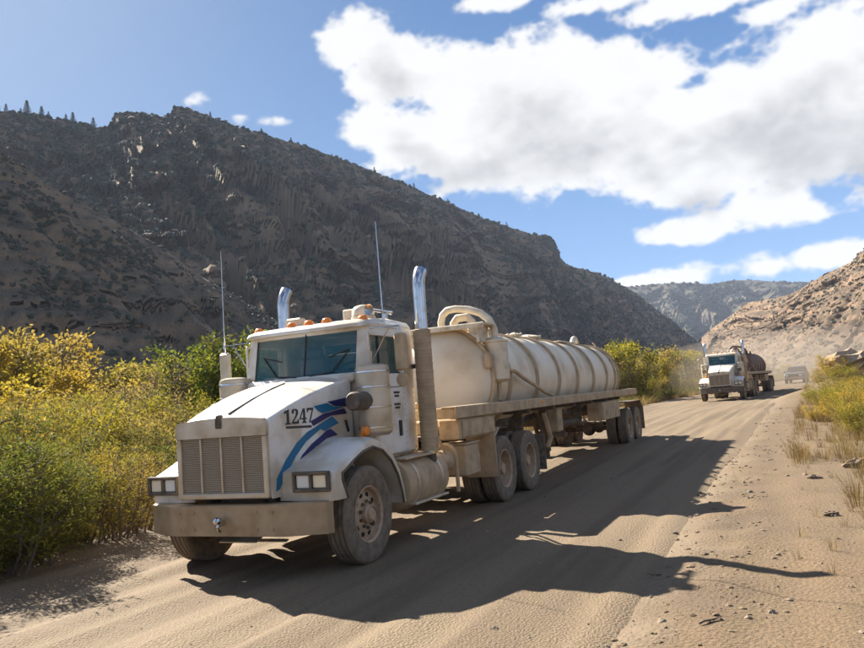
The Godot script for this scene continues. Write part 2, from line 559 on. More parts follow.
func make_hill(called: String, label: String, ridge: Array, toe: Array, nu: int, nv: int, o: Dictionary) -> Array:
	# a slope from its toe (t = 0) to its ridge (t = 1) and down behind, with gullies, ledges of rock and boulder-sized roughness
	var big := noise(1.0 / o.get("gully", 55.0), o.seed, 3)
	var mid := noise(1.0 / 14.0, o.seed + 1, 4)
	var fine := noise(1.0 / 4.0, o.seed + 2, 3)
	var band := noise(1.0 / 70.0, o.seed + 3, 2)
	var beds := noise(1.0, o.seed + 4, 2)
	var amp: float = o.get("amp", 1.0)
	var us := PackedFloat32Array()
	for i in nu: us.append(i / (nu - 1.0))
	var ts := PackedFloat32Array()
	for j in nv: ts.append(1.35 * j / (nv - 1.0))
	var pw: float = o.get("power", 1.15)
	var long := 0.0
	for i in ridge.size() - 1: long += ridge[i].distance_to(ridge[i + 1])
	var f := func(u, t):
		var R := spline(ridge, u)
		var B := spline(toe, u)
		var p := Vector3(lerpf(B.x, R.x, t), 0, lerpf(B.z, R.z, t))
		var q = t if t <= 1.0 else 2.0 - t
		var h := R.y - B.y
		var y := B.y + h * pow(q, pw)
		var inner: float = clampf(t * (1.0 - clampf(t, 0, 1)) * 4.0, 0, 1)
		# spurs and gullies run slantwise down the slope
		var a: float = u * long + o.get("skew", 60.0) * t + 22.0 * band.get_noise_2d(p.x * 0.8, p.z * 0.8)
		var g := big.get_noise_2d(a, t * o.get("drop", 30.0))
		y += h * o.get("cut", 0.2) * amp * (0.30 - absf(g) * 2.0) * inner
		# beds of harder rock stand out as ledges that run level along the slope
		var edge := clampf(q * 3.0, 0, 1) * clampf((1.02 - t) * 8.0, 0.08, 1) * smoothstep(o.get("from", -1.0), o.get("from", -1.0) + 0.25, t)
		var bed: float = o.get("bed", 11.0)
		var lift := y + band.get_noise_2d(p.x, p.z) * bed * 0.6
		var s1: float = smoothstep(-0.2, 0.2, beds.get_noise_3d(p.x * 0.008, lift / bed, p.z * 0.008)) - 0.5
		var s2: float = smoothstep(-0.2, 0.2, beds.get_noise_3d(p.x * 0.02 + 70.0, lift / bed * 2.9, p.z * 0.02)) - 0.5
		var hard: float = smoothstep(o.get("mask", -0.4), o.get("mask", -0.4) + 0.5, band.get_noise_2d(p.x * 1.7 + 300.0, p.z * 1.7)) * 0.75 + 0.25
		p += Vector3(B.x - R.x, 0, B.z - R.z).normalized() * bed * o.get("cliff", 0.5) * (s1 + 0.45 * s2) * edge * hard
		y += mid.get_noise_2d(p.x, p.z) * (1.2 * inner + 0.6) * amp * clampf(q * 4.0, 0, 1)
		y += fine.get_noise_2d(p.x, p.z) * 0.5 * amp * clampf(q * 4.0, 0, 1)
		if t <= 0.0: y -= 3.0
		return Vector3(p.x, y, p.z)
	var soil: Vector3 = o.soil
	var rock: Vector3 = o.rock
	var pale: Vector3 = o.get("pale", rock * 1.3)
	var col := func(p, n, _u, _t):
		var st: float = fine.get_noise_3d(p.x * 0.06, p.y * 1.5, p.z * 0.06)
		var steep := smoothstep(0.80, 0.62, n.y + 0.10 * mid.get_noise_2d(p.x * 0.7, p.z * 0.7))
		var c: Vector3 = soil.lerp(soil * 0.6, smoothstep(-0.1, 0.5, mid.get_noise_2d(p.x * 0.8 + 90.0, p.z * 0.8)))
		c = c.lerp(rock.lerp(pale, smoothstep(-0.2, 0.45, st)), steep)
		c *= 1.0 + 0.35 * fine.get_noise_2d(p.x * 0.8, p.z * 0.8)
		c *= 1.0 + o.get("beds", 0.0) * fine.get_noise_3d(p.x * 0.03, p.y * 0.9 + 2.0 * mid.get_noise_2d(p.x * 0.2, p.z * 0.2), p.z * 0.03)
		return Color(c.x, c.y, c.z)
	var m := grid_mesh(us, ts, f, col)
	m.surface_set_material(0, M.slope)
	var h := MeshInstance3D.new()
	h.name = called
	h.mesh = m
	tag(h, label, "hill", "", "structure")
	add_child(h)
	var vv: PackedVector3Array = m.surface_get_arrays(0)[Mesh.ARRAY_VERTEX]
	return [vv, nu, nv]

func lump(sd: int, rough: float, squash: float, rings := 6, seg := 9) -> MB:
	var mb := MB.new()
	var n := noise(1.3, sd, 2)
	var R := []
	for i in rings + 1:
		var a := PI * i / rings
		var ring := []
		for j in seg:
			var b := TAU * j / seg
			var p := Vector3(sin(a) * cos(b), -cos(a), sin(a) * sin(b))
			p *= 1.0 + rough * (n.get_noise_3dv(p * 1.7) * 1.6 + n.get_noise_3dv(p * 4.0) * 0.6)
			p.y *= squash
			ring.append(p)
		R.append(ring)
	R.reverse()
	mb.loft(R)
	return mb

func scatter(called: String, label: String, category: String, mesh: Mesh, spots: Array, parent: Node = self):
	# spots: [Transform3D, Color]
	var mm := MultiMesh.new()
	mm.transform_format = MultiMesh.TRANSFORM_3D
	mm.use_colors = true
	mm.mesh = mesh
	mm.instance_count = spots.size()
	for i in spots.size():
		mm.set_instance_transform(i, spots[i][0])
		mm.set_instance_color(i, spots[i][1])
	var o := MultiMeshInstance3D.new()
	o.name = called
	o.multimesh = mm
	tag(o, label, category, "", "stuff")
	parent.add_child(o)

func sow(h: Array, count: int, sd: int, keep: Callable, size: Vector2, cols: Array, squash := Vector2(0.8, 1.2)) -> Array:
	var r := RandomNumberGenerator.new()
	r.seed = sd
	var out := []
	var nu: int = h[1]
	var vv: PackedVector3Array = h[0]
	var tries := 0
	while out.size() < count and tries < count * 8:
		tries += 1
		var i := r.randi_range(1, nu - 2)
		var j := r.randi_range(2, int(h[2] * 0.76))
		var p := vv[j * nu + i]
		var q := vv[j * nu + i + 1].lerp(vv[(j + 1) * nu + i], r.randf())
		p = p.lerp(q, r.randf())
		var n := (vv[(j + 1) * nu + i] - vv[j * nu + i]).cross(vv[j * nu + i + 1] - vv[j * nu + i]).normalized()
		if not keep.call(p, absf(n.y), j / (h[2] / 1.35), r): continue
		var s := lerpf(size.x, size.y, pow(r.randf(), 2.0))
		var b := Basis(Vector3.UP, r.randf() * TAU).scaled(Vector3(s, s * r.randf_range(squash.x, squash.y), s))
		var c: Vector3 = cols[r.randi() % cols.size()] * r.randf_range(0.7, 1.25)
		out.append([Transform3D(b, p), Color(c.x, c.y, c.z)])
	return out

func make_hills():
	var m := mat("slope", Color.WHITE, 0.95, 0.0, ntex(0.02, 91, [[0.0, .55, .53, .5], [0.5, .95, .95, .95], [1.0, 1.3, 1.27, 1.2]], 1024, 6), 0.07, htex(0.04, 93, 1024, 7), 70.0)
	m.uv1_world_triplanar = true
	m.vertex_color_use_as_albedo = true
	var V := func(a): return Vector3(a[0], a[1], a[2])
	var main := [[-330, 118, -262], [-282, 130.8, -312], [-245, 142.9, -341], [-209, 161.8, -376], [-189, 164, -397], [-171, 164, -411], [-163, 175, -420], [-140, 173.8, -428], [-135, 180.5, -431], [-108, 175.5, -458], [-77, 174.2, -494], [-38, 166.2, -529], [6, 154.5, -570], [52, 140.6, -608], [92, 133, -643], [107, 131, -651], [117, 113, -670], [174, 105.2, -740], [227, 82.1, -798], [283, 50.1, -854], [342, 24, -918], [420, 6, -990]].map(V)
	var main_toe := [[-190, -3, -150], [-160, -3, -180], [-130, -3, -205], [-90, -3, -190], [-58, -3, -190], [-28, -3, -200], [5, -3, -225], [42, -3, -290], [62, -3, -385], [80, -3, -460], [120, -3, -530], [170, -3, -620], [230, -3, -720], [300, -3, -820], [390, -3, -930]].map(V)
	var spur := [[-170, 108, -140], [-134, 85.9, -162], [-113, 75.2, -171], [-97, 66.5, -175], [-87, 58.6, -180], [-78, 52.9, -189], [-69, 46.8, -198], [-58, 37.5, -207], [-45, 27.9, -215], [-31, 14.2, -228], [-15, 1, -245]].map(V)
	var spur_toe := [[-110, -3, -60], [-85, -3, -78], [-66, -3, -90], [-52, -3, -105], [-40, -3, -122], [-31, -3, -140], [-23, -3, -160], [-16, -3, -185], [-8, -3, -220]].map(V)
	var far := [[120, 190, -1700], [284, 218.2, -1676], [448, 209.1, -1640], [526, 206.1, -1616], [618, 200.1, -1637], [674, 209.3, -1669], [780, 189.6, -1622], [894, 180.1, -1563], [1022, 173.1, -1482], [1200, 170, -1380]].map(V)
	var far_toe := [[180, -3, -1100], [300, -3, -1080], [420, -3, -1050], [540, -3, -1000], [680, -3, -950], [900, -3, -850]].map(V)
	var right := [[300, 20, -900], [227, 35.2, -662], [205, 45.1, -521], [197, 46.8, -481], [196, 44.5, -438], [190, 43.6, -397], [182, 45.5, -356], [178, 46.2, -324], [173, 47.8, -304], [174, 52.4, -280], [172, 52.7, -245], [178, 53.3, -216], [185, 55, -150], [190, 55, -60]].map(V)
	var right_toe := [[240, -1, -900], [185, -1, -650], [150, -1, -500], [128, 0, -390], [112, 1, -310], [98, 2, -240], [84, 2, -180], [74, 2, -130], [72, 2, -60]].map(V)
	var soil := Vector3(.132, .090, .046)
	var rock := Vector3(.235, .158, .088)
	var A := make_hill("hill", "long dark juniper-dotted canyon ridge with rocky ledges behind the tank trailer", main, main_toe, 620, 300, {seed = 301, soil = soil, rock = rock, cliff = 0.75, mask = -0.2, bed = 12.0, gully = 85.0, cut = 0.22, skew = 110.0, drop = 60.0, beds = 0.5})
	var B := make_hill("hill_001", "near bare brown spur sloping down behind the yellow trees", spur, spur_toe, 260, 130, {seed = 331, soil = Vector3(.150, .110, .064), rock = rock, cliff = 0.2, bed = 9.0, amp = 0.6, gully = 45.0, power = 1.0})
	var C := make_hill("hill_002", "distant hazy flat-topped mesa closing the canyon", far, far_toe, 260, 120, {seed = 361, soil = Vector3(.058, .048, .027), rock = Vector3(.085, .064, .038), beds = 0.4, cliff = 0.8, bed = 34.0, amp = 1.2, gully = 220.0, power = 1.3})
	var D := make_hill("hill_003", "sunlit reddish cliff of broken rock bands right of the road", right, right_toe, 520, 150, {seed = 391, soil = Vector3(.165, .113, .068), rock = Vector3(.185, .120, .070), pale = Vector3(.25, .168, .102), cliff = 0.42, from = 0.3, mask = -0.6, bed = 8.0, gully = 60.0, power = 1.5, cut = 0.09, skew = 20.0, amp = 0.6, beds = 0.9})
	var lm := lump(3, 0.5, 0.9, 6, 9)
	var tuft := lm.mesh(0.0)
	tuft.surface_set_material(0, M.plain_vertex)
	var st := lump(8, 0.55, 0.7, 4, 6).mesh(0.0)
	st.surface_set_material(0, M.plain_vertex)
	var greens := [Vector3(.028, .038, .020), Vector3(.036, .042, .022), Vector3(.05, .05, .028), Vector3(.024, .034, .022)]
	var rocks := [Vector3(.16, .115, .075), Vector3(.12, .088, .058), Vector3(.20, .15, .10)]
	var pn := noise(1.0 / 60.0, 55, 3)
	scatter("juniper_scrub", "dark juniper scrub dotting the long canyon ridge", "scrub", tuft, sow(A, 19000, 1, func(p, n, t, r): return r.randf() < 0.3 + 0.9 * smoothstep(-0.2, 0.35, pn.get_noise_2d(p.x, p.z)) + 0.5 * smoothstep(0.7, 1.0, t) + 1.0 * smoothstep(-40.0, -110.0, p.x) * smoothstep(0.3, 0.6, t) - 0.45 * smoothstep(-70.0, -30.0, p.x) * smoothstep(120.0, 60.0, p.x), Vector2(0.5, 1.7), greens, Vector2(0.9, 1.4)))
	scatter("juniper_scrub_001", "thin dark brush on the near brown spur", "scrub", tuft, sow(B, 6000, 2, func(p, n, t, r): return r.randf() < 0.15 + 0.9 * smoothstep(0.0, 0.4, pn.get_noise_2d(p.x * 2.0, p.z * 2.0)), Vector2(0.18, 0.75), [Vector3(.05, .05, .028), Vector3(.07, .06, .035), Vector3(.03, .04, .02)]))
	scatter("juniper_scrub_002", "dark woodland speckling the distant mesa", "scrub", tuft, sow(C, 5000, 3, func(p, n, t, r): return r.randf() < 0.2 + 0.9 * smoothstep(0.0, 0.4, pn.get_noise_2d(p.x * 0.4, p.z * 0.4)), Vector2(2.0, 5.0), greens))
	scatter("juniper_scrub_003", "grey-green brush on the sunlit reddish cliff slope", "scrub", tuft, sow(D, 2600, 4, func(p, n, t, r): return n > 0.6 and r.randf() < 0.3 + 0.7 * smoothstep(0.0, 0.4, pn.get_noise_2d(p.x * 2.0, p.z * 2.0)), Vector2(0.25, 0.8), [Vector3(.07, .066, .038), Vector3(.10, .086, .05), Vector3(.045, .052, .03)]))
	scatter("ledge_rocks", "tumbled ledge rocks on the long canyon ridge", "rocks", st, sow(A, 6000, 5, func(p, n, t, r): return n < 0.72 or r.randf() < 0.1, Vector2(0.45, 2.0), rocks, Vector2(0.5, 0.9)))
	scatter("ledge_rocks_001", "broken reddish blocks under the sunlit cliff bands", "rocks", st, sow(D, 1500, 6, func(p, n, t, r): return n < 0.7 and t > 0.3 or r.randf() < 0.06, Vector2(0.25, 1.0), [Vector3(.20, .135, .082), Vector3(.16, .105, .064), Vector3(.25, .175, .11)], Vector2(0.5, 0.95)))
	# conifers that stand out on the skyline of the long ridge
	var crown := MB.new()
	var r := RandomNumberGenerator.new()
	r.seed = 9
	for k in 620:
		var t := pow(r.randf(), 1.4)
		var a := r.randf() * TAU
		var rad := (1.0 - t * 0.92) * (1.7 + 0.5 * sin(a * 3.0 + t * 9.0)) * sqrt(r.randf())
		var p := Vector3(cos(a) * rad, 0.9 + t * 5.4, sin(a) * rad)
		var d := Vector3(cos(a), -0.25, sin(a)) * r.randf_range(0.3, 0.6)
		var side := Vector3(-sin(a), r.randf_range(-.3, .3), cos(a)) * 0.22
		crown.tri(p - side, p + side, p + d)
	var trunk := MB.new()
	trunk.tube([Vector3.ZERO + Vector3(0, -1.5, 0), Vector3(0, 1, 0), Vector3(0, 5.6, 0)], [0.22, 0.18, 0.03], 6)
	var proto := Node3D.new()
	part("trunk", trunk, M.bark, proto)
	part("crown", crown, mat("conifer", lin(.028, .04, .022), 0.9), proto, 0.0)
	var i := 0
	for u in [0.118, 0.131, 0.143, 0.148, 0.158, 0.163, 0.176, 0.181, 0.198, 0.204, 0.226, 0.366, 0.408, 0.447, 0.47, 0.50, 0.53, 0.56, 0.585, 0.61, 0.635]:
		var k := int(u * 619.0)
		var p: Vector3 = A[0][int(299 / 1.35) * 620 + k]
		var t: Node3D = proto.duplicate()
		t.name = numbered("conifer_tree")
		tag(t, "small dark conifer standing up on the skyline of the long ridge", "tree", "conifers on the ridge skyline")
		add_child(t)
		var s := 0.45 + 0.7 * absf(sin(i * 2.3))
		if i == 5: s = 1.35
		t.position = p - Vector3(0, 0.4, 0)
		t.scale = Vector3.ONE * s * (0.62 if i > 10 else 0.85)
		t.rotation.y = i * 1.7
		i += 1
	proto.free()

# ---------------------------------------------------------------- trucks
func along_x(s: float, at: Vector3) -> Transform3D:   # a lathe's axis turned to the wheel's outer side
	return Transform3D(Basis(Vector3(0, s, 0), Vector3(s, 0, 0), Vector3(0, 0, -1)) if s > 0 else Basis(Vector3(0, -1, 0), Vector3(-1, 0, 0), Vector3(0, 0, -1)), at)

func arcp(c: Vector3, u: Vector3, w: Vector3, r: float, a0: float, a1: float, n: int) -> Array:
	var o := []
	for k in n + 1:
		var a := a0 + (a1 - a0) * k / n
		o.append(c + (u * cos(a) + w * sin(a)) * r)
	return o

func make_wheel(kind: String) -> Node3D:
	# its outer face at x = 0 looking to +X, axle through the origin
	var w := Node3D.new()
	w.name = "wheel"
	var xf := along_x(1.0, Vector3(-0.142, 0, 0))
	var prof := [Vector2(.295, -.10), Vector2(.33, -.118), Vector2(.42, -.14), Vector2(.49, -.132), Vector2(.517, -.118)]
	for g in [-0.085, -0.03, 0.03, 0.085]:
		prof += [Vector2(.53, g - .02), Vector2(.53, g - .008), Vector2(.516, g - .005), Vector2(.516, g + .005), Vector2(.53, g + .008)]
	prof += [Vector2(.53, .106), Vector2(.517, .12), Vector2(.5, .131), Vector2(.496, .133), Vector2(.46, .139), Vector2(.42, .142), Vector2(.36, .132), Vector2(.33, .122), Vector2(.318, .12), Vector2(.30, .108)]
	var t := MB.new()
	t.lathe(prof, xf, 44)
	part("tyre", t, M.rubber, w, 42.0)
	var r := MB.new()
	if kind == "front":
		r.lathe([Vector2(.30, -.10), Vector2(.285, -.09), Vector2(.285, .02), Vector2(.30, .10), Vector2(.312, .12), Vector2(.302, .125), Vector2(.282, .105), Vector2(.276, .05), Vector2(.262, .04), Vector2(.20, .062), Vector2(.165, .075), Vector2(.12, .078), Vector2(0, .078)], xf, 44)
	else:
		r.lathe([Vector2(.30, -.10), Vector2(.285, -.09), Vector2(.285, .02), Vector2(.30, .10), Vector2(.312, .12), Vector2(.302, .125), Vector2(.282, .105), Vector2(.272, .0), Vector2(.25, -.035), Vector2(.19, -.055), Vector2(.14, -.06), Vector2(0, -.06)], xf, 44)
	part("rim", r, M.rim, w, 30.0)
	var hb := MB.new()
	if kind == "front":
		hb.lathe([Vector2(.10, .07), Vector2(.098, .115), Vector2(.088, .13), Vector2(.075, .132), Vector2(.07, .155), Vector2(.06, .165), Vector2(0, .167)], xf, 28)
	else:
		hb.lathe([Vector2(.115, -.065), Vector2(.112, -.01), Vector2(.10, .02), Vector2(.098, .065), Vector2(.085, .085), Vector2(0, .088)], xf, 28)
	part("hub", hb, M.rim, w, 30.0)
	var holes := MB.new()
	var nuts := MB.new()
	for k in 10:
		var a := TAU * (k + 0.5) / 10.0
		var y := 0.0605 if kind == "front" else -0.0475
		var q := xf * Vector3(cos(a) * .213, y, -sin(a) * .213)
		holes.lathe([Vector2(.03, -.004), Vector2(.03, .003), Vector2(0, .003)], along_x(1.0, q), 12)
		a = TAU * k / 10.0
		q = xf * Vector3(cos(a) * .143, (.078 if kind == "front" else -.058), -sin(a) * .143)
		nuts.lathe([Vector2(.019, 0), Vector2(.019, .022), Vector2(.012, .034), Vector2(0, .034)], along_x(1.0, q), 6)
	tag(part("hand_holes", holes, M.hole, w), "", "", "", "stuff")
	tag(part("lug_nuts", nuts, M.chassis, w), "", "", "", "stuff")
	return w

func put_wheels(root: Node3D, z: float, x: float, kind: String, dual: bool, W: Dictionary):
	for s in [1.0, -1.0]:
		var turn := Basis() if s > 0 else Basis(Vector3.UP, PI)
		clone(W[kind], root, Transform3D(turn, Vector3(s * x, .53, z)))
		if dual:
			clone(W["inner"], root, Transform3D(turn, Vector3(s * (x - .335), .53, z)))
	var ax := MB.new()
	ax.tube([Vector3(-x + .25, .53, z), Vector3(x - .25, .53, z)], 0.065, 10)
	if dual: ax.lathe([Vector2(0, -.2), Vector2(.14, -.17), Vector2(.2, 0), Vector2(.14, .17), Vector2(0, .2)], Transform3D(Basis(Vector3(1, 0, 0), PI / 2), Vector3(0, .53, z)), 18)
	part("axle", ax, M.chassis, root)

func hood_x(z: float) -> float: return 0.60 + (0.92 - z) * 0.0986
func hood_y(z: float) -> float:
	var t := (0.92 - z) / 1.47
	return 1.655 + 0.42 * t + 0.045 * sin(t * PI)

func side_poly(pts: Array, proud: float) -> MB:
	# a flat decal on the hood's left side: points (z, y), lying in the side's plane
	var mb := MB.new()
	var d := Vector3(-0.0986, 0, 1.0).normalized()
	var n := Vector3(1.0, 0, 0.0986).normalized()
	var o := Vector3(hood_x(0.0), 0, 0)
	var poly := PackedVector2Array()
	for p in pts: poly.append(Vector2(-p[0] / d.z, p[1]))
	mb.prism(poly, proud, Transform3D(Basis(-d, Vector3.UP, n), o))
	return mb

func make_tractor(root: Node3D, near: bool, W: Dictionary):
	var mb := MB.new()
	# ---- hood
	var rings := []
	for k in 13:
		var z := 0.92 - 1.47 * k / 12.0
		var w := hood_x(z)
		var ys := hood_y(z)
		var yb := 0.84 if z > 0.55 else lerpf(0.84, 1.18, smoothstep(0.55, 0.2, z))
		var c := 0.035 + 0.01 * k / 12.0
		rings.append([Vector3(w, yb, z), Vector3(w, ys - .06, z), Vector3(w - .008, ys - .028, z), Vector3(w - .03, ys - .008, z), Vector3(w - .07, ys, z), Vector3(w * .5, ys + c * .7, z), Vector3(.03, ys + c, z), Vector3(-.03, ys + c, z), Vector3(-w * .5, ys + c * .7, z), Vector3(-w + .07, ys, z), Vector3(-w + .03, ys - .008, z), Vector3(-w + .008, ys - .028, z), Vector3(-w, ys - .06, z), Vector3(-w, yb, z)])
	rings.reverse()
	mb.loft(rings, false)
	# firewall behind the hood
	mb.box(Vector3(0, 1.5, -.56), Vector3(1.44, 1.06, .04), .01)
	var hood := part("hood", mb, M.paint, root, 30.0)
	mb = MB.new()
	mb.tube([Vector3(.0, hood_y(.78) + .034, .80), Vector3(0, hood_y(.4) + .038, .4), Vector3(0, hood_y(0) + .041, 0), Vector3(0, hood_y(-.25) + .042, -.25)], 0.016, 6)
	part("hood_seam", mb, M.chassis, hood)
	if near:
		var decals := [
			["teal", [[106, 585], [110, 520], [150, 430], [200, 345], [250, 290], [300, 258], [330, 262], [300, 290], [245, 340], [195, 415], [155, 500], [122, 575]]],
			["teal", [[292, 262], [375, 205], [410, 243], [335, 287]]],
			["navy", [[200, 460], [225, 410], [270, 355], [325, 305], [345, 284], [366, 275], [403, 310], [345, 328], [290, 372], [240, 432]]],
			["navy", [[268, 232], [330, 192], [440, 160], [455, 190], [370, 202], [300, 245], [280, 258]]],
			["teal", [[285, 150], [350, 131], [385, 150], [440, 152], [345, 184], [325, 188], [305, 175]]],
			["navy", [[354, 124], [450, 98], [458, 148], [390, 147]]]]
		var i := 0
		for d in decals:
			var pts := []
			for q in d[1]:
				var u: float = 260.0 + q[0] / 5.4
				var v: float = 380.0 + q[1] / 5.4
				# the photograph's hood side measured in truck metres
				var z: float = 0.684 - (u - 286.0) * 0.0193 + (v - 420.0) * 0.0006
				var y: float = 1.652 - (v - 420.0) * 0.01105 - (u - 286.0) * 0.00105
				pts.append([z, y])
			part("stripe", side_poly(pts, 0.003 + 0.0012 * i), M[d[0]], hood, 0.0)
			i += 1
		# fleet number and the short rule below it
		var tm := TextMesh.new()
		var fnt := SystemFont.new()
		fnt.font_names = PackedStringArray(["Droid Serif"])
		fnt.font_weight = 700
		tm.font = fnt
		tm.text = "1247"
		tm.font_size = 64
		tm.pixel_size = 0.17 / 64.0 * 1.33
		tm.depth = 0.006
		var nn := MeshInstance3D.new()
		nn.name = "fleet_number"
		nn.mesh = tm
		tm.material = M.decal_black
		hood.add_child(nn)
		tag(nn, "black fleet number 1247 on the hood side")
		var nd := Vector3(1.0, 0, 0.0986).normalized()
		nn.transform = Transform3D(Basis(Vector3(0.0986, 0, -1.0).normalized(), Vector3.UP, nd), Vector3(hood_x(.42) + .003, 1.66, .42))
		part("rule", side_poly([[.64, 1.565], [.22, 1.55], [.22, 1.525], [.64, 1.54]], .004), M.decal_black, hood, 0.0)
	for s in [-1.0, 1.0]:
		mb = MB.new()
		mb.box(Vector3(s * (hood_x(-.42) + .012), 1.50, -.42), Vector3(.025, .15, .035), .008, Basis(Vector3(1, 0, 0), .35))
		part("hood_latch", mb, M.black, hood)
	# ---- radiator shell and grille
	var gr := node("grille", root)
	mb = MB.new()
	var outer := PackedVector2Array([Vector2(-.60, .85), Vector2(.60, .85), Vector2(.605, 1.63), Vector2(.57, 1.675), Vector2(.3, 1.70), Vector2(0, 1.71), Vector2(-.3, 1.70), Vector2(-.57, 1.675), Vector2(-.605, 1.63)])
	mb.prism(PackedVector2Array([Vector2(-.605, 1.50), Vector2(.605, 1.50), Vector2(.605, 1.63), Vector2(.57, 1.675), Vector2(.3, 1.70), Vector2(0, 1.71), Vector2(-.3, 1.70), Vector2(-.57, 1.675), Vector2(-.605, 1.63)]), .06, Transform3D(Basis(), Vector3(0, 0, .915)))
	for s in [-1.0, 1.0]: mb.box(Vector3(s * .575, 1.178, .945), Vector3(.062, .64, .06), .012)
	mb.box(Vector3(0, .882, .945), Vector3(1.21, .06, .058), .012)
	part("surround", mb, M.dusty_metal, gr)
	for k in 3:
		mb = MB.new()
		mb.box(Vector3((k - 1) * .275, 1.206, .952), Vector3(.022, .586, .03), .006)
		part("grille_bar", mb, M.dusty_metal, gr)
	mb = MB.new()
	for k in 30: mb.box(Vector3(0, .922 + k * .0195, .938), Vector3(1.085, .010, .014), 0.0, Basis(Vector3(1, 0, 0), 0.5))
	for k in 36: mb.box(Vector3(-.53 + k * .0303, 1.206, .931), Vector3(.004, .586, .005))
	part("grille_mesh", mb, M.grille_mesh, gr, 0.0)
	mb = MB.new()
	mb.box(Vector3(0, 1.206, .918), Vector3(1.09, .6, .012))
	part("radiator", mb, M.radiator, gr)
	mb = MB.new()
	mb.box(Vector3(0, 1.655, .985), Vector3(.075, .12, .03), .012)
	mb.box(Vector3(0, 1.72, .96), Vector3(.05, .04, .09), .014)
	part("ornament", mb, M.chassis, gr)
	# ---- fenders with headlights
	for s in [1.0, -1.0]:
		mb = MB.new()
		var arch := []
		var top := []
		# arch lip and outer skin, walked from the front foot over the wheel to the rear foot: (z, y)
		var inn := [[.46, .78], [.50, .86], [.56, .98], [.55, 1.05], [.48, 1.07], [.32, 1.145], [.10, 1.225], [-.12, 1.255], [-.34, 1.20], [-.54, 1.06], [-.68, .88], [-.76, .68], [-.79, .54]]
		var out := [[.74, .78], [.745, .88], [.745, 1.00], [.73, 1.075], [.60, 1.125], [.40, 1.20], [.16, 1.30], [-.10, 1.375], [-.36, 1.33], [-.60, 1.17], [-.76, .95], [-.845, .72], [-.875, .54]]
		var R := []
		for k in inn.size():
			var a: Array = inn[k]
			var b: Array = out[k]
			var m := Vector2(lerpf(a[0], b[0], .72), lerpf(a[1], b[1], .72))
			var xi := 0.58
			R.append([Vector3(s * xi, a[1], a[0]), Vector3(s * 1.235, a[1], a[0]), Vector3(s * 1.25, lerpf(a[1], b[1], .25), lerpf(a[0], b[0], .25)), Vector3(s * 1.24, m.y, m.x), Vector3(s * 1.19, lerpf(a[1], b[1], .96), lerpf(a[0], b[0], .96)), Vector3(s * 1.13, b[1], b[0]), Vector3(s * xi, b[1] + .012, b[0])])
		if s > 0: R.reverse()
		mb.loft(R, true, true, true)
		var f := part("fender", mb, M.paint, root, 40.0)
		mb = MB.new()
		var lip := []
		for k in inn.size(): lip.append(Vector3(s * 1.243, inn[k][1], inn[k][0]))
		mb.tube(lip, .016, 6)
		part("arch_lip", mb, M.chassis, f)
		mb = MB.new()
		for q in [[1.075, .035], [.9, .035]]: mb.box(Vector3(s * 1.0, q[0], .775), Vector3(.44, q[1], .07), .008)
		for q in [.795, 1.0, 1.205]: mb.box(Vector3(s * q, .9875, .775), Vector3(.03, .15, .07), .008)
		part("headlight_housing", mb, M.chassis, f)
		for q in [[.898, "lamp_white"], [1.102, "lamp_cream"]]:
			var lamp := MB.new()
			lamp.box(Vector3(s * q[0], .9875, .76), Vector3(.175, .138, .03), .01)
			part("headlight_lens", lamp, M[q[1]], f)
		mb = MB.new()
		mb.lathe([Vector2(.055, 0), Vector2(.055, .05), Vector2(.04, .065), Vector2(0, .068)], along_x(s, Vector3(s * 1.0, 1.43, -.36)), 12)
		mb.box(Vector3(s * .98, 1.39, -.36), Vector3(.04, .06, .04))
		part("turn_signal", mb, M.amber, f)
		# inner liner of the wheel well
		mb = MB.new()
		mb.box(Vector3(s * .60, .98, -.05), Vector3(.02, .56, 1.2))
		part("splash_guard", mb, M.chassis, f)
	# ---- bumper
	mb = MB.new()
	var pl := [[-1.20, .70], [-1.17, .775], [-.79, .935], [-.72, .95], [.72, .95], [.79, .935], [1.17, .775], [1.20, .70]]
	var back := [[-1.17, .69], [-1.14, .75], [-.77, .905], [-.7, .915], [.7, .915], [.77, .905], [1.14, .75], [1.17, .69]]
	R0 = []
	for k in 8:
		var a: Array = pl[k]
		var b: Array = back[k]
		R0.append([Vector3(a[0], .46, a[1]), Vector3(a[0], .775, a[1]), Vector3(lerpf(a[0], b[0], .5), .79, lerpf(a[1], b[1], .5)), Vector3(b[0] * .98, .79, b[1] - .10), Vector3(b[0] * .98, .78, b[1] - .10), Vector3(b[0], .77, b[1]), Vector3(b[0], .455, b[1])])
	R0.reverse()
	mb.loft(R0, true, true, true)
	var bump := part("bumper", mb, M.dusty_bumper if near else M.chassis, root, 30.0)
	mb = MB.new()
	mb.tube([Vector3(-.02, .60, .94), Vector3(-.02, .60, 1.03)], .03, 10)
	mb.lathe([Vector2(0, -.045), Vector2(.04, -.03), Vector2(.055, 0), Vector2(.04, .03), Vector2(0, .045)], Transform3D(Basis(), Vector3(-.02, .635, 1.04)), 12)
	mb.tube(arcp(Vector3(-.02, .57, 1.0), Vector3(0, 0, 1), Vector3(0, 1, 0), .045, -PI * .5, PI * .5, 6), .014, 6)
	part("tow_hitch", mb, M.chrome, bump)
	for s in [-1.0, 1.0]:
		mb = MB.new()
		mb.box(Vector3(s * .42, .6, .6), Vector3(.09, .2, .62), .01)
		part("bumper_bracket", mb, M.chassis, root)
	mb = MB.new()
	mb.box(Vector3(0, .40, .66), Vector3(.5, .012, .22), 0.0, Basis(Vector3(1, 0, 0), 0.35))
	mb.box(Vector3(.3, .36, .62), Vector3(.5, .012, .05), 0.0, Basis(Vector3(1, 0, 0), 0.35))
	part("skid_plate", mb, M.dusty_metal, root)
	# ---- cab
	var cab := node("cab", root)
	mb = MB.new()
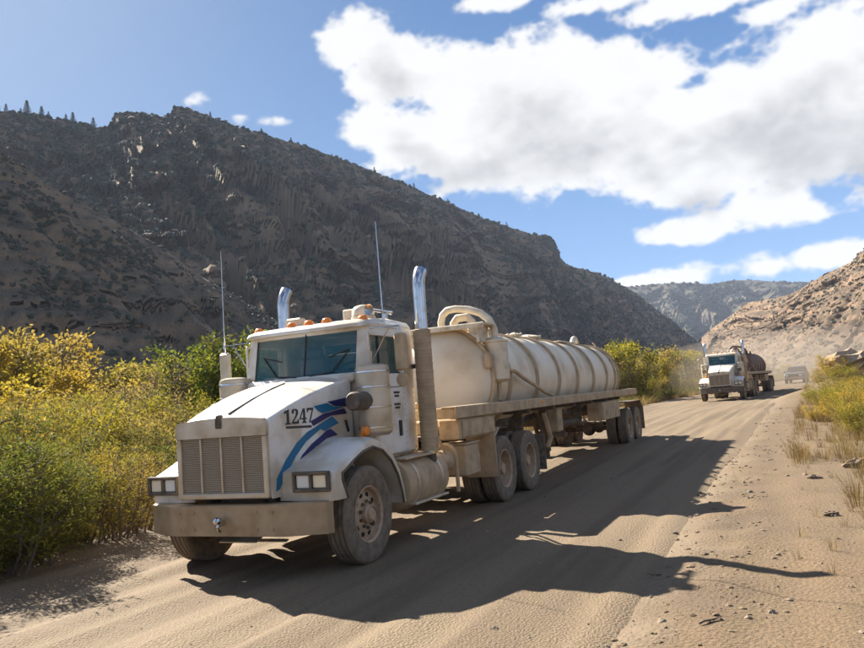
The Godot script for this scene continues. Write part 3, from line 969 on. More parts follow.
	mb.box(Vector3(0, 1.60, -1.285), Vector3(1.86, 1.08, 1.33), .04)
	part("lower_body", mb, M.paint, cab)
	mb = MB.new()
	mb.box(Vector3(0, 2.07, -.66), Vector3(1.60, .10, .26), .03)     # cowl
	part("cowl", mb, M.paint, cab)
	mb = MB.new()
	# front pillars lean back, rear corners stand upright, headers join them
	for s in [-1.0, 1.0]:
		mb.loft([[Vector3(s * .765, 2.10, -.655), Vector3(s * .93, 2.10, -.69), Vector3(s * .93, 2.10, -.78), Vector3(s * .80, 2.10, -.74)] if s > 0 else [Vector3(-.80, 2.10, -.74), Vector3(-.93, 2.10, -.78), Vector3(-.93, 2.10, -.69), Vector3(-.765, 2.10, -.655)],
			[Vector3(s * .765, 2.72, -.78), Vector3(s * .90, 2.72, -.82), Vector3(s * .90, 2.72, -.91), Vector3(s * .79, 2.72, -.87)] if s > 0 else [Vector3(-.79, 2.72, -.87), Vector3(-.90, 2.72, -.91), Vector3(-.90, 2.72, -.82), Vector3(-.765, 2.72, -.78)]], true, true, true)
		mb.box(Vector3(s * .895, 2.40, -1.735), Vector3(.07, .64, .43), .02)
		mb.box(Vector3(s * .885, 2.655, -1.2), Vector3(.06, .13, .72), .015)
	mb.box(Vector3(0, 2.28, -1.93), Vector3(1.80, .40, .05), .01)
	mb.box(Vector3(0, 2.67, -1.93), Vector3(1.80, .12, .05), .01)
	for s in [-1.0, 1.0]: mb.box(Vector3(s * .69, 2.545, -1.93), Vector3(.42, .13, .048))
	mb.box(Vector3(0, 2.69, -.80), Vector3(1.55, .06, .05), .01)
	part("cab_frame", mb, M.paint, cab, 30.0)
	# roof with a rolled brow
	mb = MB.new()
	R0 = []
	for q in [[-.70, .86, 2.705, .03], [-.72, .89, 2.70, .07], [-.80, .915, 2.70, .105], [-1.0, .93, 2.70, .135], [-1.5, .93, 2.70, .15], [-1.9, .92, 2.70, .13], [-1.965, .90, 2.70, .09]]:
		var w: float = q[1]
		var y: float = q[2]
		var h: float = q[3]
		R0.append([Vector3(w, y, q[0]), Vector3(w + .01, y + h * .3, q[0]), Vector3(w - .03, y + h * .72, q[0]), Vector3(w - .12, y + h * .94, q[0]), Vector3(w * .4, y + h, q[0]), Vector3(-w * .4, y + h, q[0]), Vector3(-w + .12, y + h * .94, q[0]), Vector3(-w + .03, y + h * .72, q[0]), Vector3(-w - .01, y + h * .3, q[0]), Vector3(-w, y, q[0])])
	R0.reverse()
	mb.loft(R0, true, true, true)
	part("roof", mb, M.paint, cab, 45.0)
	for s in [-1.0, 1.0]:
		mb = MB.new()
		var a := Vector3(s * .012, 2.135, -.676)
		var b := Vector3(s * .782, 2.135, -.69)
		var c := Vector3(s * .776, 2.665, -.80)
		var d := Vector3(s * .012, 2.665, -.785)
		if s > 0: mb.quad(a, b, c, d)
		else: mb.quad(b, a, d, c)
		part("windshield", mb, M.glass, cab)
	mb = MB.new()
	mb.tube([Vector3(0, 2.11, -.67), Vector3(0, 2.69, -.785)], .012, 6)
	for y in [[2.122, -.675], [2.676, -.79]]: mb.tube([Vector3(-.78, y[0], y[1] - .012), Vector3(0, y[0], y[1]), Vector3(.78, y[0], y[1] - .012)], .013, 6)
	for s in [-1.0, 1.0]: mb.tube([Vector3(s * .782, 2.12, -.69), Vector3(s * .776, 2.68, -.80)], .013, 6)
	part("windshield_gasket", mb, M.black, cab)
	mb = MB.new()
	mb.quad(Vector3(.48, 2.48, -1.93), Vector3(-.48, 2.48, -1.93), Vector3(-.48, 2.61, -1.93), Vector3(.48, 2.61, -1.93))
	part("rear_window", mb, M.glass, cab)
	for s in [-1.0, 1.0]:
		mb = MB.new()
		mb.tube([Vector3(s * .1, 2.14, -.655), Vector3(s * .42, 2.17, -.668), Vector3(s * .64, 2.42, -.735)], .009, 5)
		mb.tube([Vector3(s * .36, 2.36, -.718), Vector3(s * .66, 2.44, -.738)], .008, 5)
		part("wiper", mb, M.black, cab)
	# doors
	for s in [-1.0, 1.0]:
		mb = MB.new()
		mb.box(Vector3(s * .933, 1.60, -1.13), Vector3(.022, 1.02, .80), .008)
		for q in [-.745, -1.515]: mb.box(Vector3(s * .925, 2.355, q), Vector3(.03, .47, .035), .008)
		mb.box(Vector3(s * .922, 2.60, -1.13), Vector3(.03, .035, .80), .008)
		var dr := part("door", mb, M.paint, cab)
		mb = MB.new()
		var q := [Vector3(s * .918, 2.115, -.755), Vector3(s * .918, 2.115, -1.505), Vector3(s * .915, 2.585, -1.505), Vector3(s * .915, 2.585, -.80)]
		if s < 0: q.reverse()
		mb.quad(q[0], q[1], q[2], q[3])
		part("door_window", mb, M.glass, dr)
		mb = MB.new()
		mb.tube([Vector3(s * .928, 2.12, -.98), Vector3(s * .925, 2.585, -.98)], .011, 6)
		mb.tube([Vector3(s * .928, 2.112, -.75), Vector3(s * .928, 2.112, -1.51)], .014, 6)
		part("window_bar", mb, M.black, dr)
		mb = MB.new()
		mb.box(Vector3(s * .952, 1.40, -1.40), Vector3(.02, .20, .07), .006)
		part("door_handle", mb, M.black, dr)
		if near and s > 0:
			for k in [[1.86, .16], [1.815, .12], [1.71, .17], [1.665, .13]]:
				mb = MB.new()
				mb.box(Vector3(.9455, k[0], -1.36), Vector3(.005, .028, k[1]))
				part("door_marking", mb, M.decal_black, dr)
		mb = MB.new()
		mb.box(Vector3(s * .95, 1.02, -1.2), Vector3(.14, .05, .78), .012)
		part("door_step", mb, M.dusty_metal, cab)
	# seats, wheel and dash behind the glass
	for x in [-.45, .45]:
		mb = MB.new()
		mb.box(Vector3(x, 2.25, -1.62), Vector3(.48, .42, .14), .05)
		mb.box(Vector3(x, 2.50, -1.64), Vector3(.28, .16, .1), .04)
		part("seat", mb, M.seat, cab)
	mb = MB.new()
	mb.tube(arcp(Vector3(.45, 2.20, -1.05), Vector3(1, 0, 0), Vector3(0, .5, -.866).normalized() * -1.0, .21, 0, TAU, 20), .015, 6)
	mb.tube([Vector3(.45, 2.12, -.92), Vector3(.45, 2.20, -1.05)], .03, 6)
	mb.box(Vector3(.45, 2.20, -1.05), Vector3(.38, .03, .03))
	part("steering_wheel", mb, M.dash, cab)
	mb = MB.new()
	mb.box(Vector3(0, 2.145, -.83), Vector3(1.56, .05, .24), .02)
	part("dashboard", mb, M.dash, cab)
	# ---- roof lights, beacon, horns
	for x in [-.80, -.27, 0.0, .27, .80]:
		mb = MB.new()
		mb.lathe([Vector2(.062, 0), Vector2(.062, .03), Vector2(.05, .06), Vector2(.025, .075), Vector2(0, .078)], Transform3D(Basis().scaled(Vector3(1.15, 1, .8)), Vector3(x, 2.80 if absf(x) < .5 else 2.775, -.86)), 14)
		part("clearance_light", mb, M.amber, root)
	mb = MB.new()
	mb.lathe([Vector2(.16, 0), Vector2(.16, .05), Vector2(.13, .06)], Transform3D(Basis(), Vector3(.62, 2.82, -1.2)), 20)
	mb.lathe([Vector2(.15, .06), Vector2(.145, .14), Vector2(.11, .185), Vector2(.05, .205), Vector2(0, .208)], Transform3D(Basis(), Vector3(.62, 2.82, -1.2)), 20)
	part("roof_beacon", mb, M.cream_trim, root)
	mb = MB.new()
	mb.box(Vector3(.42, 2.92, -1.25), Vector3(.2, .15, .16), .02)
	part("roof_box", mb, M.dusty_metal, root)
	mb = MB.new()
	mb.box(Vector3(-.40, 2.90, -1.15), Vector3(.24, .12, .14), .02)
	part("roof_box", mb, M.dusty_metal, root)
	mb = MB.new()
	mb.lathe([Vector2(0, -.02), Vector2(.03, -.02), Vector2(.022, .0), Vector2(.022, .42), Vector2(.035, .5), Vector2(.07, .58), Vector2(.055, .57), Vector2(0, .5)], Transform3D(Basis(Vector3(1, 0, 0), PI / 2), Vector3(.86, 2.92, -1.5)), 14)
	mb.box(Vector3(.86, 2.87, -1.35), Vector3(.05, .08, .06))
	part("air_horn", mb, M.chrome, root)
	# ---- air cleaners on the cowl
	for s in [-1.0, 1.0]:
		var at := Vector3(s * 1.03, 1.36, -.60)
		mb = MB.new()
		mb.lathe([Vector2(0, 0), Vector2(.16, 0), Vector2(.195, .03), Vector2(.205, .06), Vector2(.205, .80), Vector2(.19, .83), Vector2(.12, .85), Vector2(0, .85)], Transform3D(Basis(), at), 32)
		var ac := part("air_cleaner", mb, M.dusty_metal, root)
		for y in [.10, .34, .58, .76]:
			mb = MB.new()
			mb.lathe([Vector2(.204, -.014), Vector2(.213, -.01), Vector2(.213, .01), Vector2(.204, .014)], Transform3D(Basis(), at + Vector3(0, y, 0)), 32)
			part("band", mb, M.chrome, ac)
		mb = MB.new()
		mb.lathe([Vector2(0, -.2), Vector2(.095, -.2), Vector2(.11, -.17), Vector2(.11, .16), Vector2(.09, .19), Vector2(0, .19)], Transform3D(Basis(Vector3(1, 0, 0), PI / 2), at + Vector3(-s * .02, .42, .28)), 22)
		part("intake", mb, M.chassis, ac)
		mb = MB.new()
		mb.box(at + Vector3(-s * .14, .4, 0), Vector3(.1, .5, .16), .01)
		part("mount", mb, M.dusty_metal, ac)
	# ---- exhaust stacks
	for s in [-1.0, 1.0]:
		var x: float = s * 1.12
		mb = MB.new()
		var path := [Vector3(x, 1.02, -1.88), Vector3(x, 2.6, -1.88), Vector3(x, 3.22, -1.88)]
		path += arcp(Vector3(x, 3.22, -2.30), Vector3(0, 0, 1), Vector3(0, 1, 0), .42, 0.1, .75, 6)
		mb.tube(path, .088, 20, false)
		var e := part("exhaust_stack", mb, M.chrome, root, 40.0)
		mb = MB.new()
		mb.lathe([Vector2(.09, 0), Vector2(.118, 0), Vector2(.118, 1.62), Vector2(.09, 1.63)], Transform3D(Basis(), Vector3(x, 1.06, -1.88)), 24)
		for k in 16: mb.lathe([Vector2(.117, 0), Vector2(.122, .008), Vector2(.122, .022), Vector2(.117, .03)], Transform3D(Basis(), Vector3(x, 1.12 + k * .098, -1.88)), 24)
		part("heat_shield", mb, M.dust if s > 0 else M.dusty_metal, e)
		mb = MB.new()
		mb.box(Vector3(x - s * .12, 2.2, -1.90), Vector3(.2, .06, .06), .01)
		part("bracket", mb, M.chassis, e)
		mb = MB.new()
		mb.tube([Vector3(x, 1.1, -1.88), Vector3(x, .95, -1.9), Vector3(x - s * .15, .85, -1.95), Vector3(x - s * .5, .8, -1.95)], .075, 12)
		part("exhaust_elbow", mb, M.chassis, e)
	# ---- mirrors and antennas
	for s in [-1.0, 1.0]:
		var mir := node("mirror", root)
		mb = MB.new()
		mb.box(Vector3(s * 1.34, 2.34, -.80), Vector3(.17, .46, .07), .025)
		mb.lathe([Vector2(0, -.03), Vector2(.07, -.02), Vector2(.085, .01), Vector2(.07, .02), Vector2(0, .025)], Transform3D(Basis(Vector3(1, 0, 0), PI / 2), Vector3(s * 1.34, 2.00, -.80)), 16)
		part("mirror_head", mb, M.dust if s > 0 else M.dusty_metal, mir)
		mb = MB.new()
		mb.tube([Vector3(s * .92, 2.66, -.80), Vector3(s * 1.34, 2.66, -.80), Vector3(s * 1.345, 2.60, -.80)], .011, 6)
		mb.tube([Vector3(s * .93, 1.92, -.80), Vector3(s * 1.34, 1.92, -.80), Vector3(s * 1.34, 2.62, -.80)], .011, 6)
		mb.tube([Vector3(s * .93, 2.25, -.80), Vector3(s * 1.2, 2.66, -.80)], .008, 6)
		part("mirror_bracket", mb, M.chrome, mir)
		mb = MB.new()
		var b := Vector3(s * 1.345, 2.62, -.80) if s < 0 else Vector3(.915, 2.78, -1.19)
		var tp := Vector3(s * 1.31, 3.97, -.78) if s < 0 else Vector3(.90, 4.09, -1.19)
		mb.tube([b, b.lerp(tp, .3), tp], [.011, .008, .005], 6)
		mb.tube([b, b + Vector3(0, .09, 0)], .018, 8)
		part("antenna", mb, M.chrome, root)
	# ---- chassis
	# bolt heads on the bumper and rivets along the cab seams, too small to pick apart
	mb = MB.new()
	for x in [-.62, -.42, .42, .62]:
		for y in [.53, .71]: mb.lathe([Vector2(.016, 0), Vector2(.014, .008), Vector2(0, .01)], Transform3D(Basis(Vector3(1, 0, 0), PI / 2), Vector3(x, y, .95)), 8)
	tag(part("bolts", mb, M.dusty_bumper, bump), "", "", "", "stuff")
	mb = MB.new()
	for s in [-1.0, 1.0]:
		for k in 14:
			mb.lathe([Vector2(.009, 0), Vector2(.007, .004), Vector2(0, .005)], along_x(s, Vector3(s * .931, 1.12 + k * .073, -1.60)), 6)
			mb.lathe([Vector2(.009, 0), Vector2(.007, .004), Vector2(0, .005)], along_x(s, Vector3(s * .931, 1.12 + k * .073, -1.88)), 6)
	tag(part("rivets", mb, M.dust, cab), "", "", "", "stuff")
	mb = MB.new()
	for s in [-1.0, 1.0]: mb.box(Vector3(s * .43, .88, -3.0), Vector3(.085, .27, 7.4), .01)
	for z in [.4, -1.4, -2.6, -3.6, -5.2, -6.4]: mb.box(Vector3(0, .88, z), Vector3(.8, .2, .12), .01)
	part("frame", mb, M.chassis, root)
	mb = MB.new()
	mb.box(Vector3(0, 1.0, .1), Vector3(.7, .6, 1.1), .06)
	mb.box(Vector3(0, .62, -1.4), Vector3(.5, .45, 1.0), .06)
	part("engine", mb, M.chassis, root)
	mb = MB.new()
	mb.lathe([Vector2(0, -.24), Vector2(.3, -.22), Vector2(.46, -.05), Vector2(.5, .0), Vector2(.46, .02), Vector2(0, .02)], Transform3D(Basis(), Vector3(0, 1.12, -5.2)), 24)
	part("fifth_wheel", mb, M.chassis, root)
	for s in [-1.0, 1.0]:
		mb = MB.new()
		mb.lathe([Vector2(0, -.62), Vector2(.26, -.615), Vector2(.325, -.59), Vector2(.335, -.56), Vector2(.335, .56), Vector2(.325, .59), Vector2(.26, .615), Vector2(0, .62)], Transform3D(Basis(Vector3(1, 0, 0), PI / 2), Vector3(s * .90, .71, -1.60)), 32)
		var ft := part("fuel_tank", mb, M.dust, root)
		for z in [-1.25, -1.95]:
			mb = MB.new()
			mb.lathe([Vector2(.334, -.03), Vector2(.345, -.028), Vector2(.345, .028), Vector2(.334, .03)], Transform3D(Basis(Vector3(1, 0, 0), PI / 2), Vector3(s * .90, .71, z)), 32)
			part("strap", mb, M.dusty_metal, ft)
		mb = MB.new()
		mb.box(Vector3(s * 1.17, .47, -1.6), Vector3(.16, .03, 1.0), .008)
		part("step_plate", mb, M.dusty_metal, ft)
		mb = MB.new()
		mb.box(Vector3(s * 1.06, 1.03, -1.5), Vector3(.24, .03, .9), .008)
		part("step_plate", mb, M.dusty_metal, ft)
		# battery box with a hooped guard, hoses behind it
		mb = MB.new()
		mb.box(Vector3(s * 1.0, .82, -3.12), Vector3(.46, .46, .52), .03)
		mb.box(Vector3(s * 1.0, 1.06, -3.12), Vector3(.48, .03, .54), .01)
		part("battery_box", mb, M.dust, root)
		mb = MB.new()
		mb.tube([Vector3(s * 1.16, .42, -2.62)] + arcp(Vector3(s * 1.0, .92, -2.62), Vector3(s, 0, 0), Vector3(0, 1, 0), .16, 0, PI, 8) + [Vector3(s * .84, .42, -2.62)], .03, 8)
		mb.lathe([Vector2(0, -.2), Vector2(.13, -.18), Vector2(.15, -.14), Vector2(.15, .14), Vector2(.13, .18), Vector2(0, .2)], Transform3D(Basis(Vector3(1, 0, 0), PI / 2), Vector3(s * 1.0, .86, -2.46)), 20)
		part("air_tank", mb, M.dust, root)
		mb = MB.new()
		mb.box(Vector3(s * 1.03, .80, -3.93), Vector3(.50, .68, .025), .008)
		mb.box(Vector3(s * 1.03, 1.15, -4.05), Vector3(.50, .02, .28), .005, Basis(Vector3(1, 0, 0), .5))
		part("mud_flap", mb, M.dust, root)
		mb = MB.new()
		mb.box(Vector3(s * 1.0, .62, -6.52), Vector3(.56, .66, .02), .006)
		mb.box(Vector3(s * .72, .96, -6.52), Vector3(.6, .04, .04), .006)
		part("rear_mud_flap", mb, M.rubber, root)
	for k in 3:
		mb = MB.new()
		var x := .30 - k * .2
		mb.tube([Vector3(x, 1.75, -1.96), Vector3(x + .05, 1.55, -2.2), Vector3(x + .1, 1.18, -2.45), Vector3(x + .05, 1.15, -2.7), Vector3(x, 1.5, -2.95), Vector3(x, 1.65, -3.15)], .016, 6)
		part("air_line", mb, M.black, root)
	mb = MB.new()
	mb.tube([Vector3(.98, 1.9, -1.99), Vector3(1.02, 1.5, -2.1), Vector3(1.05, 1.2, -2.3), Vector3(1.1, .95, -2.42), Vector3(1.06, .7, -2.45)], .022, 8)
	mb.tube([Vector3(.9, 1.7, -1.99), Vector3(.95, 1.3, -2.2), Vector3(1.0, 1.0, -2.35)], .018, 8)
	part("hose", mb, M.dust, root)
	for s in [-1.0, 1.0]:
		for q in [[0.0, .05, 1.3], [-5.18, .1, 1.5]]:
			mb = MB.new()
			mb.box(Vector3(s * .5, .62, q[0]), Vector3(.09, q[1], q[2]), .01)
			part("leaf_spring", mb, M.chassis, root)
	put_wheels(root, 0.0, 1.237, "front", false, W)
	put_wheels(root, -4.52, 1.224, "rear", true, W)
	put_wheels(root, -5.84, 1.224, "rear", true, W)

var R0 := []

func make_trailer(root: Node3D, shell: StandardMaterial3D, trim: StandardMaterial3D, W: Dictionary):
	var mb := MB.new()
	var cy := 2.03
	var rad := .925
	var z0 := -4.92
	var z1 := -15.45
	var prof := [Vector2(0, -.33), Vector2(.25, -.315), Vector2(.5, -.265), Vector2(.7, -.185), Vector2(.83, -.09), Vector2(.9, -.02), Vector2(rad, .06)]
	var L := z0 - z1
	for k in 8: prof.append(Vector2(rad, .06 + (L - .12) * (k + 1) / 8.0))
	prof += [Vector2(.9, L + .02), Vector2(.83, L + .09), Vector2(.7, L + .185), Vector2(.5, L + .265), Vector2(.25, L + .315), Vector2(0, L + .33)]
	mb.lathe(prof, Transform3D(Basis(Vector3(1, 0, 0), -PI / 2), Vector3(0, cy, z0)), 56)
	part("tank", mb, shell, root, 40.0)
	for z in [-4.98, -5.85, -7.5, -9.12, -10.72, -12.33, -13.91, -15.0, -15.42]:
		mb = MB.new()
		var wd := .06 if z > -15.0 and z < -5.1 else .03
		mb.lathe([Vector2(.92, -wd), Vector2(.975, -wd * .7), Vector2(.975, wd * .7), Vector2(.92, wd)], Transform3D(Basis(Vector3(1, 0, 0), -PI / 2), Vector3(0, cy, z)), 56)
		part("stiffener_ring", mb, M.dust if shell == M.cream else trim, root, 30.0)
	# deck rails, one down each side, with their hangers
	for s in [-1.0, 1.0]:
		mb = MB.new()
		mb.box(Vector3(s * 1.235, 1.52, -9.45), Vector3(.05, .17, 13.8), .012)
		mb.box(Vector3(s * 1.13, 1.60, -9.45), Vector3(.24, .022, 13.8), .006)
		mb.box(Vector3(s * 1.19, 1.442, -9.45), Vector3(.10, .016, 13.8), .005)
		part("deck_rail", mb, M.dust, root)
		mb = MB.new()
		mb.box(Vector3(s * 1.05, 1.28, -3.42), Vector3(.34, .30, 1.44), .02)
		mb.box(Vector3(s * 1.228, 1.28, -3.42), Vector3(.02, .24, 1.3), .006)
		part("tool_box", mb, M.dust, root)
		mb = MB.new()
		mb.box(Vector3(s * 1.0, 1.12, -12.9), Vector3(.42, .46, 2.0), .02)
		part("pump_box", mb, M.dust, root)
		mb = MB.new()
		for q in [-6.0, -7.6, -9.2, -10.8, -12.4, -14.0]: mb.box(Vector3(s * .86, 1.42, q), Vector3(.70, .13, .09), .01)
		part("outrigger", mb, M.chassis, root)
		mb = MB.new()
		mb.box(Vector3(s * .86, 1.0, -7.95), Vector3(.16, 1.0, .16), .015)
		mb.box(Vector3(s * .86, .62, -7.95), Vector3(.11, .5, .11), .01)
		mb.box(Vector3(s * .86, .37, -7.95), Vector3(.30, .03, .30), .008)
		mb.tube([Vector3(s * .86, .9, -7.95), Vector3(s * .5, 1.35, -8.3)], .03, 6)
		part("landing_leg", mb, M.chassis, root)
		mb = MB.new()
		mb.box(Vector3(s * 1.0, .72, -17.05), Vector3(.56, .72, .02), .006)
		mb.box(Vector3(s * .9, 1.12, -17.04), Vector3(.74, .05, .05), .01)
		part("mud_flap", mb, M.rubber, root)
		# curved fender over the bogie
		mb = MB.new()
		mb.box(Vector3(s * 1.0, 1.24, -15.76), Vector3(.50, .02, 2.2), .006)
		mb.box(Vector3(s * 1.0, 1.13, -16.93), Vector3(.50, .02, .34), .006, Basis(Vector3(1, 0, 0), -.75))
		part("bogie_fender", mb, M.chassis, root)
		mb = MB.new()
		mb.lathe([Vector2(.045, 0), Vector2(.045, .02), Vector2(0, .026)], Transform3D(Basis(Vector3(1, 0, 0), -PI / 2), Vector3(s * 1.1, 1.5, -16.36)), 12)
		part("tail_light", mb, M.red_lens, root)
		mb = MB.new()
		for q in [-6.7, -9.9, -13.3]: mb.box(Vector3(s * 1.264, 1.53, q), Vector3(.01, .045, .1), .004)
		part("side_marker", mb, M.amber, root)
	mb = MB.new()
	for s in [-1.0, 1.0]: mb.box(Vector3(s * .48, 1.25, -9.7), Vector3(.1, .24, 13.2), .012)
	for q in [-3.3, -5.2, -6.6, -8.6, -10.6, -12.6, -14.4, -16.2]: mb.box(Vector3(0, 1.27, q), Vector3(.94, .16, .12), .01)
	part("frame", mb, M.chassis, root)
	for q in [-5.3, -6.9, -9.1, -11.5, -13.9]:
		mb = MB.new()
		mb.box(Vector3(0, 1.20, q), Vector3(1.5, .46, .08), .01)
		part("tank_saddle", mb, M.chassis, root)
	mb = MB.new()
	mb.box(Vector3(0, 1.145, -4.7), Vector3(1.7, .02, 2.2), .006)
	part("kingpin_plate", mb, M.chassis, root)
	mb = MB.new()
	for s in [-1.0, 1.0]:
		mb.box(Vector3(s * .5, .88, -15.76), Vector3(.12, .5, .3), .02)
		mb.box(Vector3(s * .5, .68, -15.76), Vector3(.1, .08, 2.3), .02)
	part("suspension", mb, M.chassis, root)
	# underslung piping, valves and air tanks between the landing legs and the bogie
	mb = MB.new()
	mb.tube([Vector3(.62, 1.0, -8.4), Vector3(.62, .95, -9.0), Vector3(.62, .95, -11.6), Vector3(.55, 1.15, -11.9)], .075, 12)
	mb.tube([Vector3(.2, 1.1, -9.4), Vector3(.2, .78, -9.5), Vector3(.85, .74, -9.5)], .07, 12)
	part("drain_pipe", mb, M.chassis, root)
	mb = MB.new()
	mb.lathe([Vector2(0, -.45), Vector2(.13, -.43), Vector2(.15, -.38), Vector2(.15, .38), Vector2(.13, .43), Vector2(0, .45)], Transform3D(Basis(Vector3(1, 0, 0), PI / 2), Vector3(.35, .92, -10.5)), 18)
	part("air_tank", mb, M.chassis, root)
	mb = MB.new()
	mb.box(Vector3(.95, 1.12, -8.35), Vector3(.3, .5, .35), .03)
	part("valve_box", mb, M.dust, root)
	mb = MB.new()
	mb.tube([Vector3(.98, 1.3, -7.6), Vector3(1.05, .8, -7.7), Vector3(1.0, .62, -7.6)], .05, 8)
	part("drain_hose", mb, M.dust, root)
	# scrubber canister on the side, fed by the pipe that loops over the top
	mb = MB.new()
	mb.lathe([Vector2(0, -.04), Vector2(.15, -.03), Vector2(.21, .02), Vector2(.21, .66), Vector2(.23, .67), Vector2(.23, .70), Vector2(.2, .71), Vector2(.12, .76), Vector2(0, .77)], Transform3D(Basis(), Vector3(.93, 1.98, -5.25)), 28)
	var sc := part("scrubber", mb, trim, root)
	mb = MB.new()
	mb.box(Vector3(.92, 2.32, -4.86), Vector3(.12, .26, .12), .015)
	mb.tube([Vector3(.93, 2.0, -5.25), Vector3(.95, 1.8, -5.25), Vector3(.95, 1.62, -5.2)], .04, 10)
	part("valve", mb, M.dust, sc)
	mb = MB.new()
	mb.tube([Vector3(1.0, 2.16, -5.5), Vector3(1.04, 2.13, -5.85), Vector3(1.05, 2.0, -6.3), Vector3(1.06, 1.86, -6.9), Vector3(1.06, 1.72, -7.5), Vector3(1.08, 1.63, -8.0)], .036, 10)
	part("suction_hose", mb, M.dust, root)
	mb = MB.new()
	mb.tube([Vector3(-.1, 2.90, -5.3), Vector3(-.1, 3.12, -5.3), Vector3(-.06, 3.24, -5.3), Vector3(.04, 3.32, -5.3), Vector3(.2, 3.33, -5.3), Vector3(.45, 3.29, -5.3), Vector3(.68, 3.2, -5.28), Vector3(.85, 3.06, -5.26), Vector3(.93, 2.88, -5.25), Vector3(.93, 2.70, -5.25)], .066, 14)
	part("loop_pipe", mb, trim, root)
	mb = MB.new()
	mb.tube([Vector3(.02, 2.90, -5.6), Vector3(.02, 3.10, -5.6), Vector3(.1, 3.19, -5.6), Vector3(.3, 3.19, -5.6), Vector3(.38, 3.1, -5.6), Vector3(.38, 2.85, -5.6)], .075, 14)
	part("vent_pipe", mb, trim, root)
	mb = MB.new()
	mb.box(Vector3(.2, 2.965, -5.0), Vector3(1.5, .035, .64), .01)
	mb.box(Vector3(.2, 2.93, -4.69), Vector3(1.5, .085, .03), .006)
	for x in [-.45, .8]: mb.box(Vector3(x, 2.80, -5.0), Vector3(.05, .30, .5), .01)
	part("catwalk", mb, trim, root)
	for q in [[-6.6, .1, .24, .13], [-9.9, .0, .30, .12], [-8.6, .15, .12, .1]]:
		mb = MB.new()
		mb.lathe([Vector2(q[2], -.1), Vector2(q[2], .05), Vector2(q[2] + .04, .055), Vector2(q[2] + .04, .085), Vector2(q[2] * .8, q[3]), Vector2(q[2] * .2, q[3] + .03), Vector2(0, q[3] + .03)], Transform3D(Basis(), Vector3(q[1], 2.93, q[0])), 24)
		for k in 6: mb.box(Vector3(q[1] + cos(k * TAU / 6) * (q[2] + .05), 3.0, q[0] + sin(k * TAU / 6) * (q[2] + .05)), Vector3(.04, .08, .04), .008)
		part("hatch", mb, trim, root)
	mb = MB.new()
	mb.tube(arcp(Vector3(.1, 2.92, -14.0), Vector3(0, 0, 1), Vector3(0, 1, 0), .22, -.1, PI + .1, 12), .075, 14)
	part("rear_vent_pipe", mb, trim, root)
	mb = MB.new()
	mb.box(Vector3(.05, 2.97, -12.6), Vector3(.5, .04, 1.6), .01)
	part("rear_catwalk", mb, trim, root)
	mb = MB.new()
	for x in [-.24, .24]: mb.tube([Vector3(x, 1.3, -16.0), Vector3(x, 3.0, -15.9), Vector3(x, 3.06, -15.6)], .018, 6)
	for k in 6: mb.tube([Vector3(-.24, 1.45 + k * .28, -15.99), Vector3(.24, 1.45 + k * .28, -15.99)], .014, 6)
	part("ladder", mb, trim, root)
	mb = MB.new()
	mb.box(Vector3(0, 1.48, -16.33), Vector3(2.42, .18, .06), .012)
	mb.box(Vector3(0, .62, -16.95), Vector3(1.3, .1, .08), .012)
	for x in [-.5, .5]: mb.box(Vector3(x, .92, -16.7), Vector3(.07, .66, .07), .01)
	part("rear_guard", mb, M.dust, root)
	mb = MB.new()
	mb.box(Vector3(0, 1.52, -2.6), Vector3(2.42, .16, .06), .012)
	mb.box(Vector3(0, 1.32, -3.0), Vector3(1.6, .2, .6), .02)
	part("front_crossbar", mb, M.dust, root)
	put_wheels(root, -15.14, 1.224, "rear", true, W)
	put_wheels(root, -16.39, 1.224, "rear", true, W)

